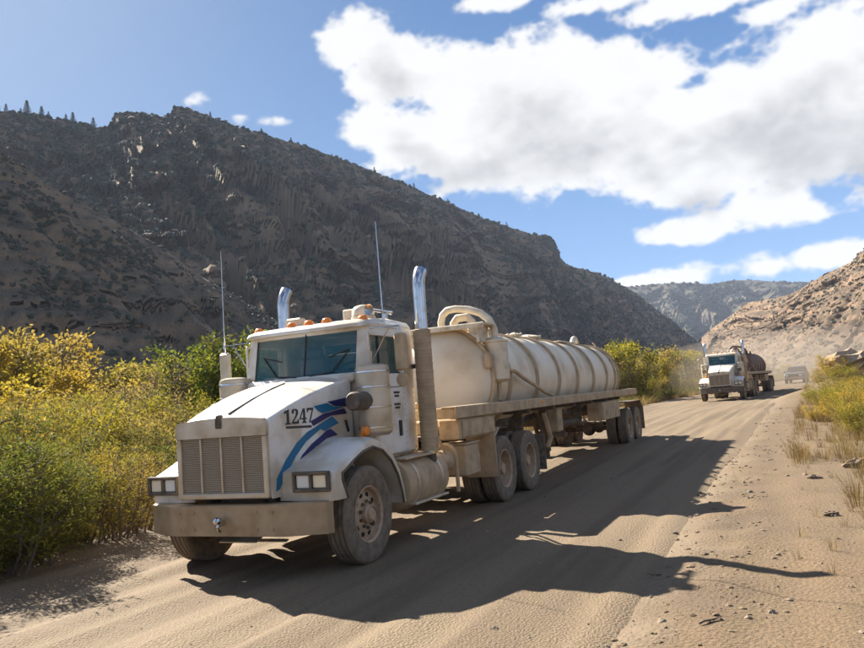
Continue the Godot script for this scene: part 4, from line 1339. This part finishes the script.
func make_car(root: Node3D):
	# a grey pickup-style wagon far down the road, front axle at z = 0
	var mb := MB.new()
	var w := .93
	var R := []
	for q in [[.88, .80, .52, .93], [.9, .86, .50, 1.0], [.80, .92, .42, 1.06], [-.1, .95, .36, 1.12], [-.75, .95, .36, 1.15], [-3.2, .95, .36, 1.15], [-3.75, .93, .42, 1.12], [-3.8, .88, .5, 1.05]]:
		R.append([Vector3(q[1], q[2], q[0]), Vector3(q[1] + .02, (q[2] + q[3]) / 2, q[0]), Vector3(q[1] - .03, q[3] - .06, q[0]), Vector3(q[1] - .1, q[3], q[0]), Vector3(-q[1] + .1, q[3], q[0]), Vector3(-q[1] + .03, q[3] - .06, q[0]), Vector3(-q[1] - .02, (q[2] + q[3]) / 2, q[0]), Vector3(-q[1], q[2], q[0])])
	R.reverse()
	mb.loft(R, true, true, true)
	var silver := mat("silver_paint", lin(.10, .11, .115), 0.4, 0.3)
	part("body", mb, silver, root, 45.0)
	mb = MB.new()
	R = []
	for q in [[-.72, .86, 1.13, 1.14], [-1.25, .74, 1.13, 1.72], [-1.5, .73, 1.13, 1.78], [-3.3, .72, 1.13, 1.78], [-3.7, .82, 1.13, 1.14]]:
		R.append([Vector3(.87, q[2], q[0]), Vector3(q[1], q[3] - .03, q[0]), Vector3(q[1] - .06, q[3], q[0]), Vector3(-q[1] + .06, q[3], q[0]), Vector3(-q[1], q[3] - .03, q[0]), Vector3(-.87, q[2], q[0])])
	R.reverse()
	mb.loft(R, true, true, true)
	part("cabin", mb, silver, root, 45.0)
	mb = MB.new()
	mb.quad(Vector3(-.78, 1.18, -.745), Vector3(.78, 1.18, -.745), Vector3(.68, 1.68, -1.195), Vector3(-.68, 1.68, -1.195))
	part("windshield", mb, M.black, root)
	for s in [-1.0, 1.0]:
		mb = MB.new()
		var q := [Vector3(s * .868, 1.2, -1.0), Vector3(s * .868, 1.2, -3.3), Vector3(s * .765, 1.66, -3.2), Vector3(s * .765, 1.66, -1.4)]
		if s < 0: q.reverse()
		mb.quad(q[0], q[1], q[2], q[3])
		part("side_window", mb, M.black, root)
		mb = MB.new()
		mb.box(Vector3(s * .66, .84, .875), Vector3(.34, .16, .06), .02)
		part("headlight", mb, M.lamp_white, root)
		mb = MB.new()
		mb.box(Vector3(s * 1.06, 1.22, -.95), Vector3(.2, .16, .08), .03)
		part("door_mirror", mb, M.black, root)
	mb = MB.new()
	mb.box(Vector3(0, .84, .89), Vector3(.92, .2, .04), .01)
	part("grille", mb, M.hole, root)
	mb = MB.new()
	mb.box(Vector3(0, .56, .93), Vector3(1.8, .2, .12), .03)
	part("bumper", mb, M.dusty_bumper, root)
	for z in [0.0, -2.9]:
		for s in [-1.0, 1.0]:
			var wh := node("wheel", root)
			mb = MB.new()
			var xf := along_x(s, Vector3(s * .83, .36, z))
			mb.lathe([Vector2(.22, -.11), Vector2(.34, -.11), Vector2(.36, -.08), Vector2(.36, .08), Vector2(.34, .12), Vector2(.22, .12)], xf, 24)
			part("tyre", mb, M.rubber, wh)
			mb = MB.new()
			mb.lathe([Vector2(.225, .11), Vector2(.2, .07), Vector2(.06, .09), Vector2(0, .09)], xf, 24)
			part("rim", mb, M.rim, wh)

func vehicle(called: String, at: Vector3, yaw: float, label: String, category: String) -> Node3D:
	var o := Node3D.new()
	o.name = numbered(called)
	add_child(o)
	o.transform = Transform3D(Basis(Vector3.UP, yaw), at)
	tag(o, label, category)
	return o

func make_vehicles():
	var W := {front = make_wheel("front"), rear = make_wheel("rear"), inner = make_wheel("rear")}
	var y0 := road_y(TRUCK.x, TRUCK.z) * 0.0
	var a: Node3D = vehicle("semi_tractor", TRUCK + Vector3(0, y0 + .014, 0), -YAW, "dusty white long-nosed tractor unit numbered 1247 with blue and teal stripes", "truck")
	make_tractor(a, true, W)
	var b: Node3D = vehicle("tank_trailer", TRUCK + Vector3(0, y0 + .014, 0), -YAW, "cream ribbed vacuum tank trailer behind the tractor numbered 1247", "trailer")
	make_trailer(b, M.cream, M.cream_trim, W)
	var fp := Vector3(17.05, 0, -46.6)
	fp.y = road_y(fp.x, fp.z) + .01
	var fy := -0.50
	var c: Node3D = vehicle("semi_tractor", fp, fy, "plain white tractor unit without stripes approaching down the road with twin stacks", "truck")
	make_tractor(c, false, W)
	var d: Node3D = vehicle("tank_trailer", fp, fy, "reddish brown tank trailer behind the plain white tractor", "trailer")
	make_trailer(d, M.brown_tank, M.brown_tank, W)
	var cp := Vector3(37.2, 0, -81.0)
	cp.y = road_y(cp.x, cp.z)
	var e: Node3D = vehicle("wagon_car", cp, -0.56, "grey wagon following in the dust behind the brown tank trailer", "car")
	make_car(e)
	for k in W: W[k].free()
const PLANTS := {
	gold = [[-24.02, -40.0, 7.25], [-23.31, -42.0, 7.21], [-23.62, -45.0, 7.67], [-24.97, -50.0, 7.34], [-17.83, -38.0, 4.81], [-20.77, -48.0, 5.65], [-17.18, -30.0, 4.66], [-16.16, -36.0, 4.17], [20.58, -75.0, 4.03], [32.42, -96.0, 4.7], [39.22, -110.0, 4.6]],
	yellow = [[-21.01, -52.0, 6.19], [-18.51, -50.0, 6.18], [-15.34, -44.0, 5.2], [-16.49, -34.0, 4.16], [-14.71, -35.0, 4.13], [-13.96, -36.0, 4.26], [-14.64, -29.0, 3.59], [12.62, -57.0, 4.25], [14.11, -58.0, 4.95], [24.71, -84.0, 5.71], [28.49, -90.0, 5.13], [30.74, -62.0, 1.59], [29.23, -56.0, 1.74], [26.97, -48.0, 1.5], [53.89, -120.0, 3.01], [56.39, -135.0, 4.29], [54.04, -140.0, 5.23], [44.26, -85.0, 2.77]],
	twig = [[-9.92, -30.0, 4.72], [-10.26, -33.0, 5.22], [-10.33, -28.0, 3.36], [-10.66, -36.0, 4.93]],
	green = [[-9.09, -32.0, 4.76], [-7.65, -30.0, 4.94], [-7.09, -31.0, 5.13], [-6.75, -33.0, 5.0]],
	willow = [[-7.75, -12.6, 2.57], [-7.47, -12.9, 2.38], [-7.1, -13.2, 2.32], [-6.78, -13.6, 2.34], [-6.35, -13.8, 2.21], [-6.02, -14.2, 2.19], [-5.72, -14.8, 1.95], [-5.42, -15.4, 1.75], [-5.23, -16.0, 1.55], [-5.8, -9.8, 1.86], [-5.71, -10.4, 1.54], [-5.51, -10.9, 1.43], [-5.22, -11.3, 1.44], [-4.92, -11.7, 1.42], [-4.77, -12.2, 1.07], [-5.54, -9.2, 1.98], [-5.41, -9.6, 1.7], [-5.31, -10.1, 1.54]],
	olive = [[-14.07, -25.0, 3.44], [-11.53, -22.0, 2.93], [-11.65, -24.0, 3.04], [-8.94, -20.0, 2.56], [-9.53, -23.0, 2.9], [-8.03, -21.0, 2.61], [-6.43, -18.0, 2.29], [-7.28, -22.0, 2.62], [-6.12, -20.0, 2.16], [-7.1, -26.0, 2.54], [-9.79, -18.0, 2.47], [-7.94, -17.0, 2.25], [-6.84, -17.0, 2.1], [-12.14, -28.0, 3.38], [-9.48, -19.0, 2.52], [16.07, -62.0, 3.79], [15.72, -60.0, 2.4], [19.09, -68.0, 2.02], [22.22, -74.0, 2.21], [25.52, -80.0, 1.71], [28.21, -84.0, 1.82], [14.36, -58.0, 2.97], [12.7, -56.0, 2.89]],
	brush = [[17.26, -36.0, 0.69], [14.87, -30.0, 1.04], [13.35, -26.0, 1.13], [12.31, -23.0, 1.13], [11.71, -21.0, 1.23], [12.11, -25.0, 0.5], [10.95, -21.0, 0.84], [10.05, -18.5, 0.83], [17.25, -34.0, 1.28], [15.88, -30.0, 0.96], [14.86, -27.0, 1.01], [13.67, -24.0, 1.31], [13.98, -28.0, 0.76], [12.44, -24.0, 1.08], [11.03, -20.5, 1.07], [13.75, -26.0, 1.04], [20.3, -40.0, 1.29], [13.34, -24.0, 1.19], [17.73, -33.0, 0.89], [19.8, -38.0, 1.0]]
}

# ---------------------------------------------------------------- plants
func sprig(v: PackedVector3Array, n: PackedVector3Array, c: PackedColorArray, p: Vector3, d: Vector3, l: float, w: float, col: Color, r: RandomNumberGenerator):
	# one leaf: two triangles folded along the midrib
	var side := d.cross(Vector3(r.randf_range(-1, 1), r.randf_range(-1, 1), r.randf_range(-1, 1))).normalized() * w * 0.5
	var nn := side.cross(d).normalized()
	var m := p + d * l * 0.45 + nn * w * 0.12
	var t := p + d * l
	for q in [[p, t, m + side], [p, m - side, t]]:
		for e in q:
			v.append(e); c.append(col)
		var f: Vector3 = (q[2] - q[0]).cross(q[1] - q[0]).normalized()
		n.append(f); n.append(f); n.append(f)

func make_plant(o: Dictionary) -> Node3D:
	# o: height, spread, stems, leaves, leaf (length, width), palette, bare (share of twigs left without leaves), base (height where foliage starts)
	var r := RandomNumberGenerator.new()
	r.seed = o.seed
	var H: float = o.height
	var wood := MB.new()
	var tips := []
	for k in o.stems:
		var a = TAU * (k + r.randf() * 0.8) / o.stems
		var lean: float = o.spread * (0.25 + 0.75 * r.randf())
		var top := Vector3(cos(a) * lean, H * r.randf_range(0.68, 0.97), sin(a) * lean)
		var b = Vector3(cos(a), 0, sin(a)) * o.get("foot", 0.12) * H * r.randf() + Vector3(0, -0.06 * H, 0)
		var path := []
		for j in 5:
			var t := j / 4.0
			path.append(b.lerp(top, t) + Vector3(cos(a), 0, sin(a)) * lean * 0.22 * sin(t * PI) + Vector3(r.randf_range(-1, 1), 0, r.randf_range(-1, 1)) * H * 0.02)
		var th: float = H * o.get("thick", 0.012)
		wood.tube(path, [th, th * .8, th * .6, th * .4, th * .15], 5, false)
		for j in o.get("branches", 9):
			var t := r.randf_range(o.get("base", 0.2), 1.0)
			var at: Vector3 = path[int(t * 3.99)].lerp(path[mini(int(t * 3.99) + 1, 4)], fmod(t * 3.99, 1.0))
			var q = a + r.randf_range(-1.9, 1.9)
			var len: float = H * r.randf_range(0.12, 0.30) * (1.15 - 0.6 * t)
			var e := at + Vector3(cos(q) * r.randf_range(.5, 1.0), r.randf_range(0.15, 0.9), sin(q) * r.randf_range(.5, 1.0)) * len
			wood.tube([at, at.lerp(e, .5) + Vector3(0, len * .06, 0), e], [th * .35, th * .25, th * .1], 4, false)
			tips.append([at.lerp(e, .45), e])
			for g in o.get("twigs", 0):
				var s := at.lerp(e, r.randf_range(.2, 1.0))
				var f := s + Vector3(r.randf_range(-1, 1), r.randf_range(0, 1.4), r.randf_range(-1, 1)) * len * .6
				wood.tube([s, f], [th * .16, th * .05], 3, false)
	var v := PackedVector3Array()
	var n := PackedVector3Array()
	var c := PackedColorArray()
	var pal: Array = o.palette
	var per := int(o.leaves / float(tips.size()))
	for tp in tips:
		if r.randf() < o.get("bare", 0.0): continue
		var k := r.randf() * (pal.size() - 1.001)
		var tone: Vector3 = pal[int(k)].lerp(pal[int(k) + 1], k - int(k)) * r.randf_range(0.8, 1.2)
		var sp: float = H * o.get("puff", 0.055)
		for j in per:
			var s: Vector3 = tp[0].lerp(tp[1], r.randf())
			var p := s + Vector3(r.randfn(), r.randfn() * .8, r.randfn()) * sp
			if p.y < 0.03 * H: continue
			var d: Vector3 = ((p - s).normalized() * .6 + Vector3(r.randf_range(-1, 1), r.randf_range(-.6, 1), r.randf_range(-1, 1))).normalized()
			var q := r.randf_range(0.7, 1.3)
			var w: Vector3 = tone * r.randf_range(0.65, 1.3)
			sprig(v, n, c, p, d, o.leaf[0] * q, o.leaf[1] * q, Color(w.x, w.y, w.z), r)
	var A := []
	A.resize(Mesh.ARRAY_MAX)
	A[Mesh.ARRAY_VERTEX] = v
	A[Mesh.ARRAY_NORMAL] = n
	A[Mesh.ARRAY_COLOR] = c
	var m := ArrayMesh.new()
	m.add_surface_from_arrays(Mesh.PRIMITIVE_TRIANGLES, A)
	m.surface_set_material(0, M.leaf)
	var root := Node3D.new()
	part("trunk", wood, M.bark if not o.has("bark") else M[o.bark], root)
	var cr := MeshInstance3D.new()
	cr.name = "crown"
	cr.mesh = m
	root.add_child(cr)
	return root

func tuft_mesh(sd: int, blades: int, h: float, spread: float, w: float) -> ArrayMesh:
	var r := RandomNumberGenerator.new()
	r.seed = sd
	var mb := MB.new()
	for k in blades:
		var a := r.randf() * TAU
		var q := sqrt(r.randf()) * spread * .4
		var b := Vector3(cos(a) * q, -0.02, sin(a) * q)
		var out := Vector3(cos(a), 0, sin(a)) * spread * r.randf_range(.2, 1.0)
		var s := Vector3(-sin(a), 0, cos(a)) * w
		var l := h * r.randf_range(.5, 1.1)
		var m := b + out * .35 + Vector3(0, l * .6, 0)
		var t := b + out + Vector3(0, l, 0)
		mb.col = Color(1, 1, 1) * r.randf_range(.75, 1.2)
		mb.quad(b - s, b + s, m + s * .7, m - s * .7)
		mb.tri(m - s * .7, m + s * .7, t)
	var me := mb.mesh(0.0, true)
	me.surface_set_material(0, M.leaf)
	return me

func make_plants():
	mat("pale_bark", lin(.20, .16, .12), 0.9)
	var leafgreen := [Vector3(.085, .105, .024), Vector3(.13, .15, .03), Vector3(.21, .19, .034), Vector3(.11, .12, .03)]
	var limey := [Vector3(0.243, 0.231, 0.029), Vector3(0.338, 0.284, 0.033), Vector3(0.189, 0.191, 0.031), Vector3(0.284, 0.224, 0.039)]
	var straw_leaf := [Vector3(0.324, 0.238, 0.061), Vector3(0.257, 0.205, 0.055), Vector3(0.378, 0.264, 0.055), Vector3(0.203, 0.165, 0.050)]
	var yellow := [Vector3(0.459, 0.310, 0.039), Vector3(0.351, 0.264, 0.050), Vector3(0.499, 0.330, 0.044), Vector3(0.270, 0.218, 0.055)]
	var pale := [Vector3(0.365, 0.277, 0.083), Vector3(0.297, 0.231, 0.072), Vector3(0.419, 0.297, 0.077), Vector3(0.230, 0.198, 0.061)]
	var gold := [Vector3(0.430, 0.310, 0.034), Vector3(0.350, 0.275, 0.038), Vector3(0.460, 0.345, 0.040), Vector3(0.230, 0.205, 0.033)]
	var olive := [Vector3(0.209, 0.185, 0.053), Vector3(0.162, 0.156, 0.047), Vector3(0.270, 0.218, 0.061), Vector3(0.135, 0.139, 0.040), Vector3(0.311, 0.238, 0.046)]
	var green := [Vector3(0.101, 0.139, 0.020), Vector3(0.155, 0.185, 0.026), Vector3(0.230, 0.224, 0.031)]
	var tan := [Vector3(0.284, 0.211, 0.105), Vector3(0.338, 0.244, 0.105), Vector3(0.243, 0.185, 0.094)]
	var kinds := {
		willow = [{height = 2.0, spread = .95, stems = 12, branches = 9, leaf = [.075, .02], puff = .046, base = .1, foot = .2, twigs = 3}, [[7800, leafgreen], [5000, limey], [3600, straw_leaf], [5400, yellow]]],
		olive = [{height = 2.4, spread = 1.2, stems = 10, branches = 9, leaf = [.11, .032], puff = .05, base = .1, foot = .2, twigs = 4}, [[5200, olive], [4200, straw_leaf], [5600, limey], [3600, pale]]],
		yellow = [{height = 5.0, spread = 1.7, stems = 7, branches = 13, leaf = [.19, .10], puff = .045, base = .15, thick = .012, twigs = 2}, [[5600, yellow], [4600, pale], [5000, limey]]],
		gold = [{height = 6.0, spread = 2.0, stems = 6, branches = 15, leaf = [.24, .15], puff = .046, base = .18, thick = .014, twigs = 1}, [[6200, gold], [5200, yellow], [4600, pale]]],
		green = [{height = 5.0, spread = 1.8, stems = 8, branches = 14, leaf = [.20, .09], puff = .048, base = .12}, [[7600, green], [6600, leafgreen]]],
		twig = [{height = 4.6, spread = 1.1, stems = 9, branches = 14, leaf = [.14, .05], puff = .05, base = .2, twigs = 6, thick = .011, bark = "pale_bark"}, [[1500, tan], [1900, pale]]],
		brush = [{height = 1.3, spread = .75, stems = 16, branches = 7, leaf = [.055, .018], puff = .055, base = .12, foot = .25, twigs = 2}, [[6000, limey], [5200, straw_leaf], [5600, yellow]]],
	}
	var words := ["nearest to", "second from", "third from", "fourth from", "fifth from", "sixth from", "seventh from", "eighth from", "ninth from"]
	var r := RandomNumberGenerator.new()
	r.seed = 4711
	var sd := 100
	var count := {}
	for k in kinds:
		var o: Dictionary = kinds[k][0]
		var protos := []
		for q in kinds[k][1]:
			sd += 7
			o.seed = sd
			o.leaves = q[0]
			o.palette = q[1]
			protos.append(make_plant(o))
		var rows: Array = PLANTS[k].duplicate()
		rows.sort_custom(func(a, b): return Vector2(a[0] + 2.0, a[1] + 10.0).length() < Vector2(b[0] + 2.0, b[1] + 10.0).length())
		var i := 0
		for p in rows:
			var l := across(p[0], p[1]) - centre(along(p[0], p[1]))
			var s := along(p[0], p[1])
			var zone := "right" if l > 0.0 else ("beyond" if s > 45.0 else "left")
			# name, category, what it is, where it stands, group, the thing its order is counted from
			var info: Array
			match [k, zone]:
				["willow", "left"]:
					info = ["willow_shrub", "shrub", "narrow-leaved willow shrub " + ("right at the road edge" if l > -5.5 else "in the thicket's second rank"), "willow thicket along the road edge", "the tractor's bumper"]
				["olive", "left"]:
					info = ["olive_bush", "bush", "dull olive and straw bush on the flat behind the willow thicket", "olive bushes on the river flat", ""]
				["olive", "beyond"]:
					info = ["olive_bush", "bush", "low olive bush on the verge beyond the cream trailer", "verge bushes beyond the trailer", "the trailer"]
				["yellow", "left"]:
					info = ["yellow_tree", "tree", "small pale yellow autumn tree on the flat under the brown spur", "pale yellow trees under the spur", "the tractor"]
				["yellow", "beyond"]:
					info = ["yellow_tree", "tree", "small yellow autumn tree between the cream trailer and plain tractor", "yellow trees beyond the trailer", "the trailer"]
				["yellow", "right"]:
					info = ["yellow_bush", "bush", "yellow bush high on the bank behind the rabbitbrush", "yellow bushes on the bank", "the rabbitbrush"]
				["gold", "left"]:
					info = ["golden_tree", "tree", "rounded cottonwood in golden autumn colour under the brown spur", "golden cottonwoods under the spur", "the tractor"]
				["gold", "beyond"]:
					info = ["golden_tree", "tree", "golden cottonwood beyond the verge near the plain white tractor", "golden trees beyond the trailer", "the trailer"]
				["green", "left"]:
					info = ["green_tree", "tree", "still green leafy tree behind the tractor's mirror", "green trees behind the cab", "the cab"]
				["twig", "left"]:
					info = ["bare_bush", "bush", "nearly bare tan bush of upright twigs beside the green trees", "bare twiggy bushes", "the cab"]
				_:
					info = ["rabbitbrush", "shrub", "low yellow-green rabbitbrush on the bank at the road edge", "rabbitbrush on the roadside bank", ""]
			var pick := (i * 5 + i / 3) % protos.size()
			if k == "willow": pick = (0 if p[0] < -5.3 else [1, 2, 3][i % 3]) if l > -5.5 else [2, 1, 0, 2, 3][i % 5]
			if k == "yellow" and zone == "beyond": pick = 1 + i % 2
			var t: Node3D = protos[pick].duplicate()
			t.name = numbered(info[0])
			var label: String = info[2]
			if info[4]:
				count[label] = count.get(label, -1) + 1
				if count[label] < 9: label += ", " + words[count[label]] + " " + info[4]
			tag(t, label, info[1], info[3])
			add_child(t)
			var z: float = p[2] / o.height / 0.98 * (r.randf_range(.68, 1.1) if k == "willow" else r.randf_range(.86, 1.08))
			var wd := maxf(z, .75) * r.randf_range(.9, 1.2)
			t.transform = Transform3D(Basis(Vector3.UP, r.randf() * TAU).scaled(Vector3(wd, z, wd * r.randf_range(.85, 1.15))), Vector3(p[0], land(p[0], p[1]), p[1]))
			i += 1
		for q in protos: q.free()
	# dry grass, weeds and stones nobody could count
	var grass := []
	var weeds := []
	var stones := []
	var straw := [Vector3(.25, .18, .08), Vector3(.21, .14, .062), Vector3(.28, .21, .10), Vector3(.19, .112, .055)]
	var leafy := [Vector3(.15, .135, .04), Vector3(.20, .155, .045), Vector3(.11, .115, .036), Vector3(.23, .165, .07)]
	var gn := noise(0.25, 61, 3)
	while grass.size() < 17000:
		var s := -2.0 + 110.0 * pow(r.randf(), 1.6)
		var left := r.randf() < 0.42
		var l := (-4.5 - 26.0 * pow(r.randf(), 2.2)) if left else (4.9 + 11.0 * pow(r.randf(), 1.3))
		var p := spot(s, centre(s) + l)
		var den := 0.15 + 0.85 * smoothstep(0.0, 0.3, gn.get_noise_2d(p.x, p.y) + 0.12 * (absf(l) - 5.6))
		if not left and s < 16.0: den = 0.05 + smoothstep(5.3, 6.5, l + gn.get_noise_2d(p.x * 2.0, p.y * 2.0))
		if left and l > -5.7: den = maxf(den, 0.55)
		if p.length() < 3.0 or r.randf() > den: continue
		var q := r.randf_range(.55, 1.3) * (0.4 if not left and s < 16.0 and l < 5.6 else 1.0)
		var c: Vector3 = straw[r.randi() % 4] * r.randf_range(.75, 1.15)
		grass.append([Transform3D(Basis(Vector3.UP, r.randf() * TAU).scaled(Vector3(q, q * r.randf_range(.6, 1.1), q)), Vector3(p.x, land(p.x, p.y), p.y)), Color(c.x, c.y, c.z)])
	scatter("dry_grass", "straw-coloured dry grass along both road edges", "grass", tuft_mesh(5, 22, .42, .26, .0035), grass)
	while weeds.size() < 5200:
		var s := 8.0 + 190.0 * pow(r.randf(), 1.25)
		var left := r.randf() < 0.7
		var l := (-5.2 - 60.0 * pow(r.randf(), 1.2)) if left else (6.6 + 40.0 * pow(r.randf(), 1.2))
		var p := spot(s, centre(s) + l)
		if r.randf() > 0.3 + 0.7 * smoothstep(-0.2, 0.3, gn.get_noise_2d(p.x * .4, p.y * .4)): continue
		var q := r.randf_range(.7, 1.7) * (1.0 + s * 0.004)
		var c: Vector3 = leafy[r.randi() % 4] * r.randf_range(.7, 1.2)
		weeds.append([Transform3D(Basis(Vector3.UP, r.randf() * TAU).scaled(Vector3(q, q * r.randf_range(.5, .9), q)), Vector3(p.x, land(p.x, p.y), p.y)), Color(c.x, c.y, c.z)])
	scatter("ground_cover", "low tangled brush covering the canyon floor beside the road", "brush", tuft_mesh(6, 90, .75, .75, .012), weeds)
	var stone := lump(4, .55, .7, 4, 6).mesh(0.0)
	stone.surface_set_material(0, M.plain_vertex)
	while stones.size() < 3800:
		var s := 1.5 + 40.0 * pow(r.randf(), 2.0)
		var l := r.randf_range(-4.4, 6.2)
		var edge := smoothstep(2.6, 4.3, absf(l))
		if r.randf() > 0.18 + 0.82 * edge: continue
		var p := spot(s, centre(s) + l)
		var q := lerpf(.005, .034, pow(r.randf(), 9.0)) * (0.6 + 0.6 * edge)
		var c := Vector3(.19, .14, .09).lerp(Vector3(.26, .20, .14), r.randf()) * r.randf_range(.6, 1.1)
		stones.append([Transform3D(Basis(Vector3.UP, r.randf() * TAU).scaled(Vector3(q * r.randf_range(.8, 1.6), q * r.randf_range(.5, .9), q)), Vector3(p.x, maxf(land(p.x, p.y) - (0.16 if absf(l) < 3.6 else 0.0), road_y(p.x, p.y) if absf(l) < 4.0 else -9.0) + q * .05, p.y)), Color(c.x, c.y, c.z)])
	# crumbled soil along the graded edge
	while stones.size() < 5600:
		var s := 1.5 + 34.0 * pow(r.randf(), 1.7)
		var l := 4.15 + 0.42 * r.randfn()
		var p := spot(s, centre(s) + l)
		if l < 3.3 or r.randf() > 0.15 + smoothstep(-0.1, 0.35, n_clod.get_noise_2d(p.x * 0.5, p.y * 0.5)): continue
		var q := lerpf(.006, .034, pow(r.randf(), 5.0))
		var c := Vector3(.145, .10, .055).lerp(Vector3(.18, .125, .07), r.randf())
		stones.append([Transform3D(Basis(Vector3.UP, r.randf() * TAU).scaled(Vector3(q * 1.2, q * r.randf_range(.4, .7), q)), Vector3(p.x, land(p.x, p.y), p.y)), Color(c.x, c.y, c.z)])
	scatter("gravel", "loose gravel and clods strewn over the road and its shoulder", "gravel", stone, stones)

func make_rocks():
	var L := [[21.4, -40.0, 1.2, .72, "tan overhanging boulder in the brush on the roadside bank", "boulder"], [7.09, -13.54, .20, .13, "pale flat stone at the edge of the dry grass", "stone"], [3.35, -6.2, .06, .04, "small dark clod on the sandy shoulder beside the antenna shadow", "stone"], [5.9, -12.6, .10, .05, "brown clod in the loose berm beside the tank's shadow", "stone"], [4.6, -9.5, .08, .045, "rounded clod between the two truck shadows on the shoulder", "stone"]]
	var i := 0
	for a in L:
		var o := MeshInstance3D.new()
		o.name = numbered(a[5])
		var mb := lump(40 + i * 3, .34, .8, 10, 16)
		o.mesh = mb.mesh(28.0)
		o.mesh.surface_set_material(0, M.rock)
		tag(o, a[4], a[5])
		add_child(o)
		var y := land(a[0], a[1])
		if i == 0: y += .05
		o.transform = Transform3D(Basis(Vector3.UP, 1.1 * i + .4).scaled(Vector3(a[2], a[3], a[2] * .7)), Vector3(a[0], y + a[3] * .35, a[1]))
		i += 1
	var tw := MB.new()
	var p := []
	for k in 5:
		var q := Vector3(1.72 + k * .045, 0, -5.66 - k * .02)
		q.y = maxf(land(q.x, q.z), road_y(q.x, q.z)) + .012
		p.append(q)
	tw.tube(p, [.009, .008, .008, .006, .003], 6)
	var t := part("stick", tw, M.bark, self)
	tag(t, "short dry stick lying on the dirt in front of the trucks", "stick")

# ---------------------------------------------------------------- scene
func _ready():
	var cam := Camera3D.new()
	cam.name = "camera"
	cam.transform = Transform3D(Basis(Vector3(1, 0, 0), 0.097) * Basis(Vector3(0, 0, 1), -0.076), Vector3(0, 1.746, 0))
	cam.fov = 45.38
	cam.near = 0.1
	cam.far = 9000.0
	add_child(cam)
	cam.current = true
	var env := Environment.new()
	env.background_mode = Environment.BG_SKY
	env.sky = Sky.new()
	env.sky.sky_material = make_sky()
	env.tonemap_mode = Environment.TONE_MAPPER_LINEAR
	env.tonemap_exposure = EXPOSURE
	env.sdfgi_enabled = true
	env.ssao_enabled = true
	env.ssil_enabled = true
	env.fog_enabled = true
	env.fog_density = 0.00013
	env.fog_light_color = Color(0.80, 0.86, 0.95)
	env.volumetric_fog_enabled = true
	env.volumetric_fog_density = 0.0
	var we := WorldEnvironment.new()
	we.name = "environment"
	we.environment = env
	add_child(we)
	var sun := DirectionalLight3D.new()
	sun.name = "sun"
	sun.basis = Basis.looking_at(SUN.normalized())
	sun.light_energy = 1.6
	sun.light_color = Color(1.0, 0.965, 0.91)
	sun.light_angular_distance = 0.53
	sun.shadow_enabled = true
	add_child(sun)
	make_materials()
	make_ground()
	make_road()
	make_hills()
	make_vehicles()
	make_plants()
	make_rocks()
	# dust that the vehicles have raised
	for q in [[Vector3(40, 2.2, -90), Vector3(36, 9, 44), .011], [Vector3(27, 1.8, -64), Vector3(15, 6, 20), .013]]:
		var f := FogVolume.new()
		f.name = numbered("dust_cloud")
		f.shape = RenderingServer.FOG_VOLUME_SHAPE_ELLIPSOID
		f.size = q[1]
		f.position = q[0]
		var fm := FogMaterial.new()
		fm.albedo = lin(.66, .56, .46)
		fm.density = q[2]
		f.material = fm
		tag(f, "thin tan road dust hanging behind the far vehicles", "dust", "", "stuff")
		add_child(f)
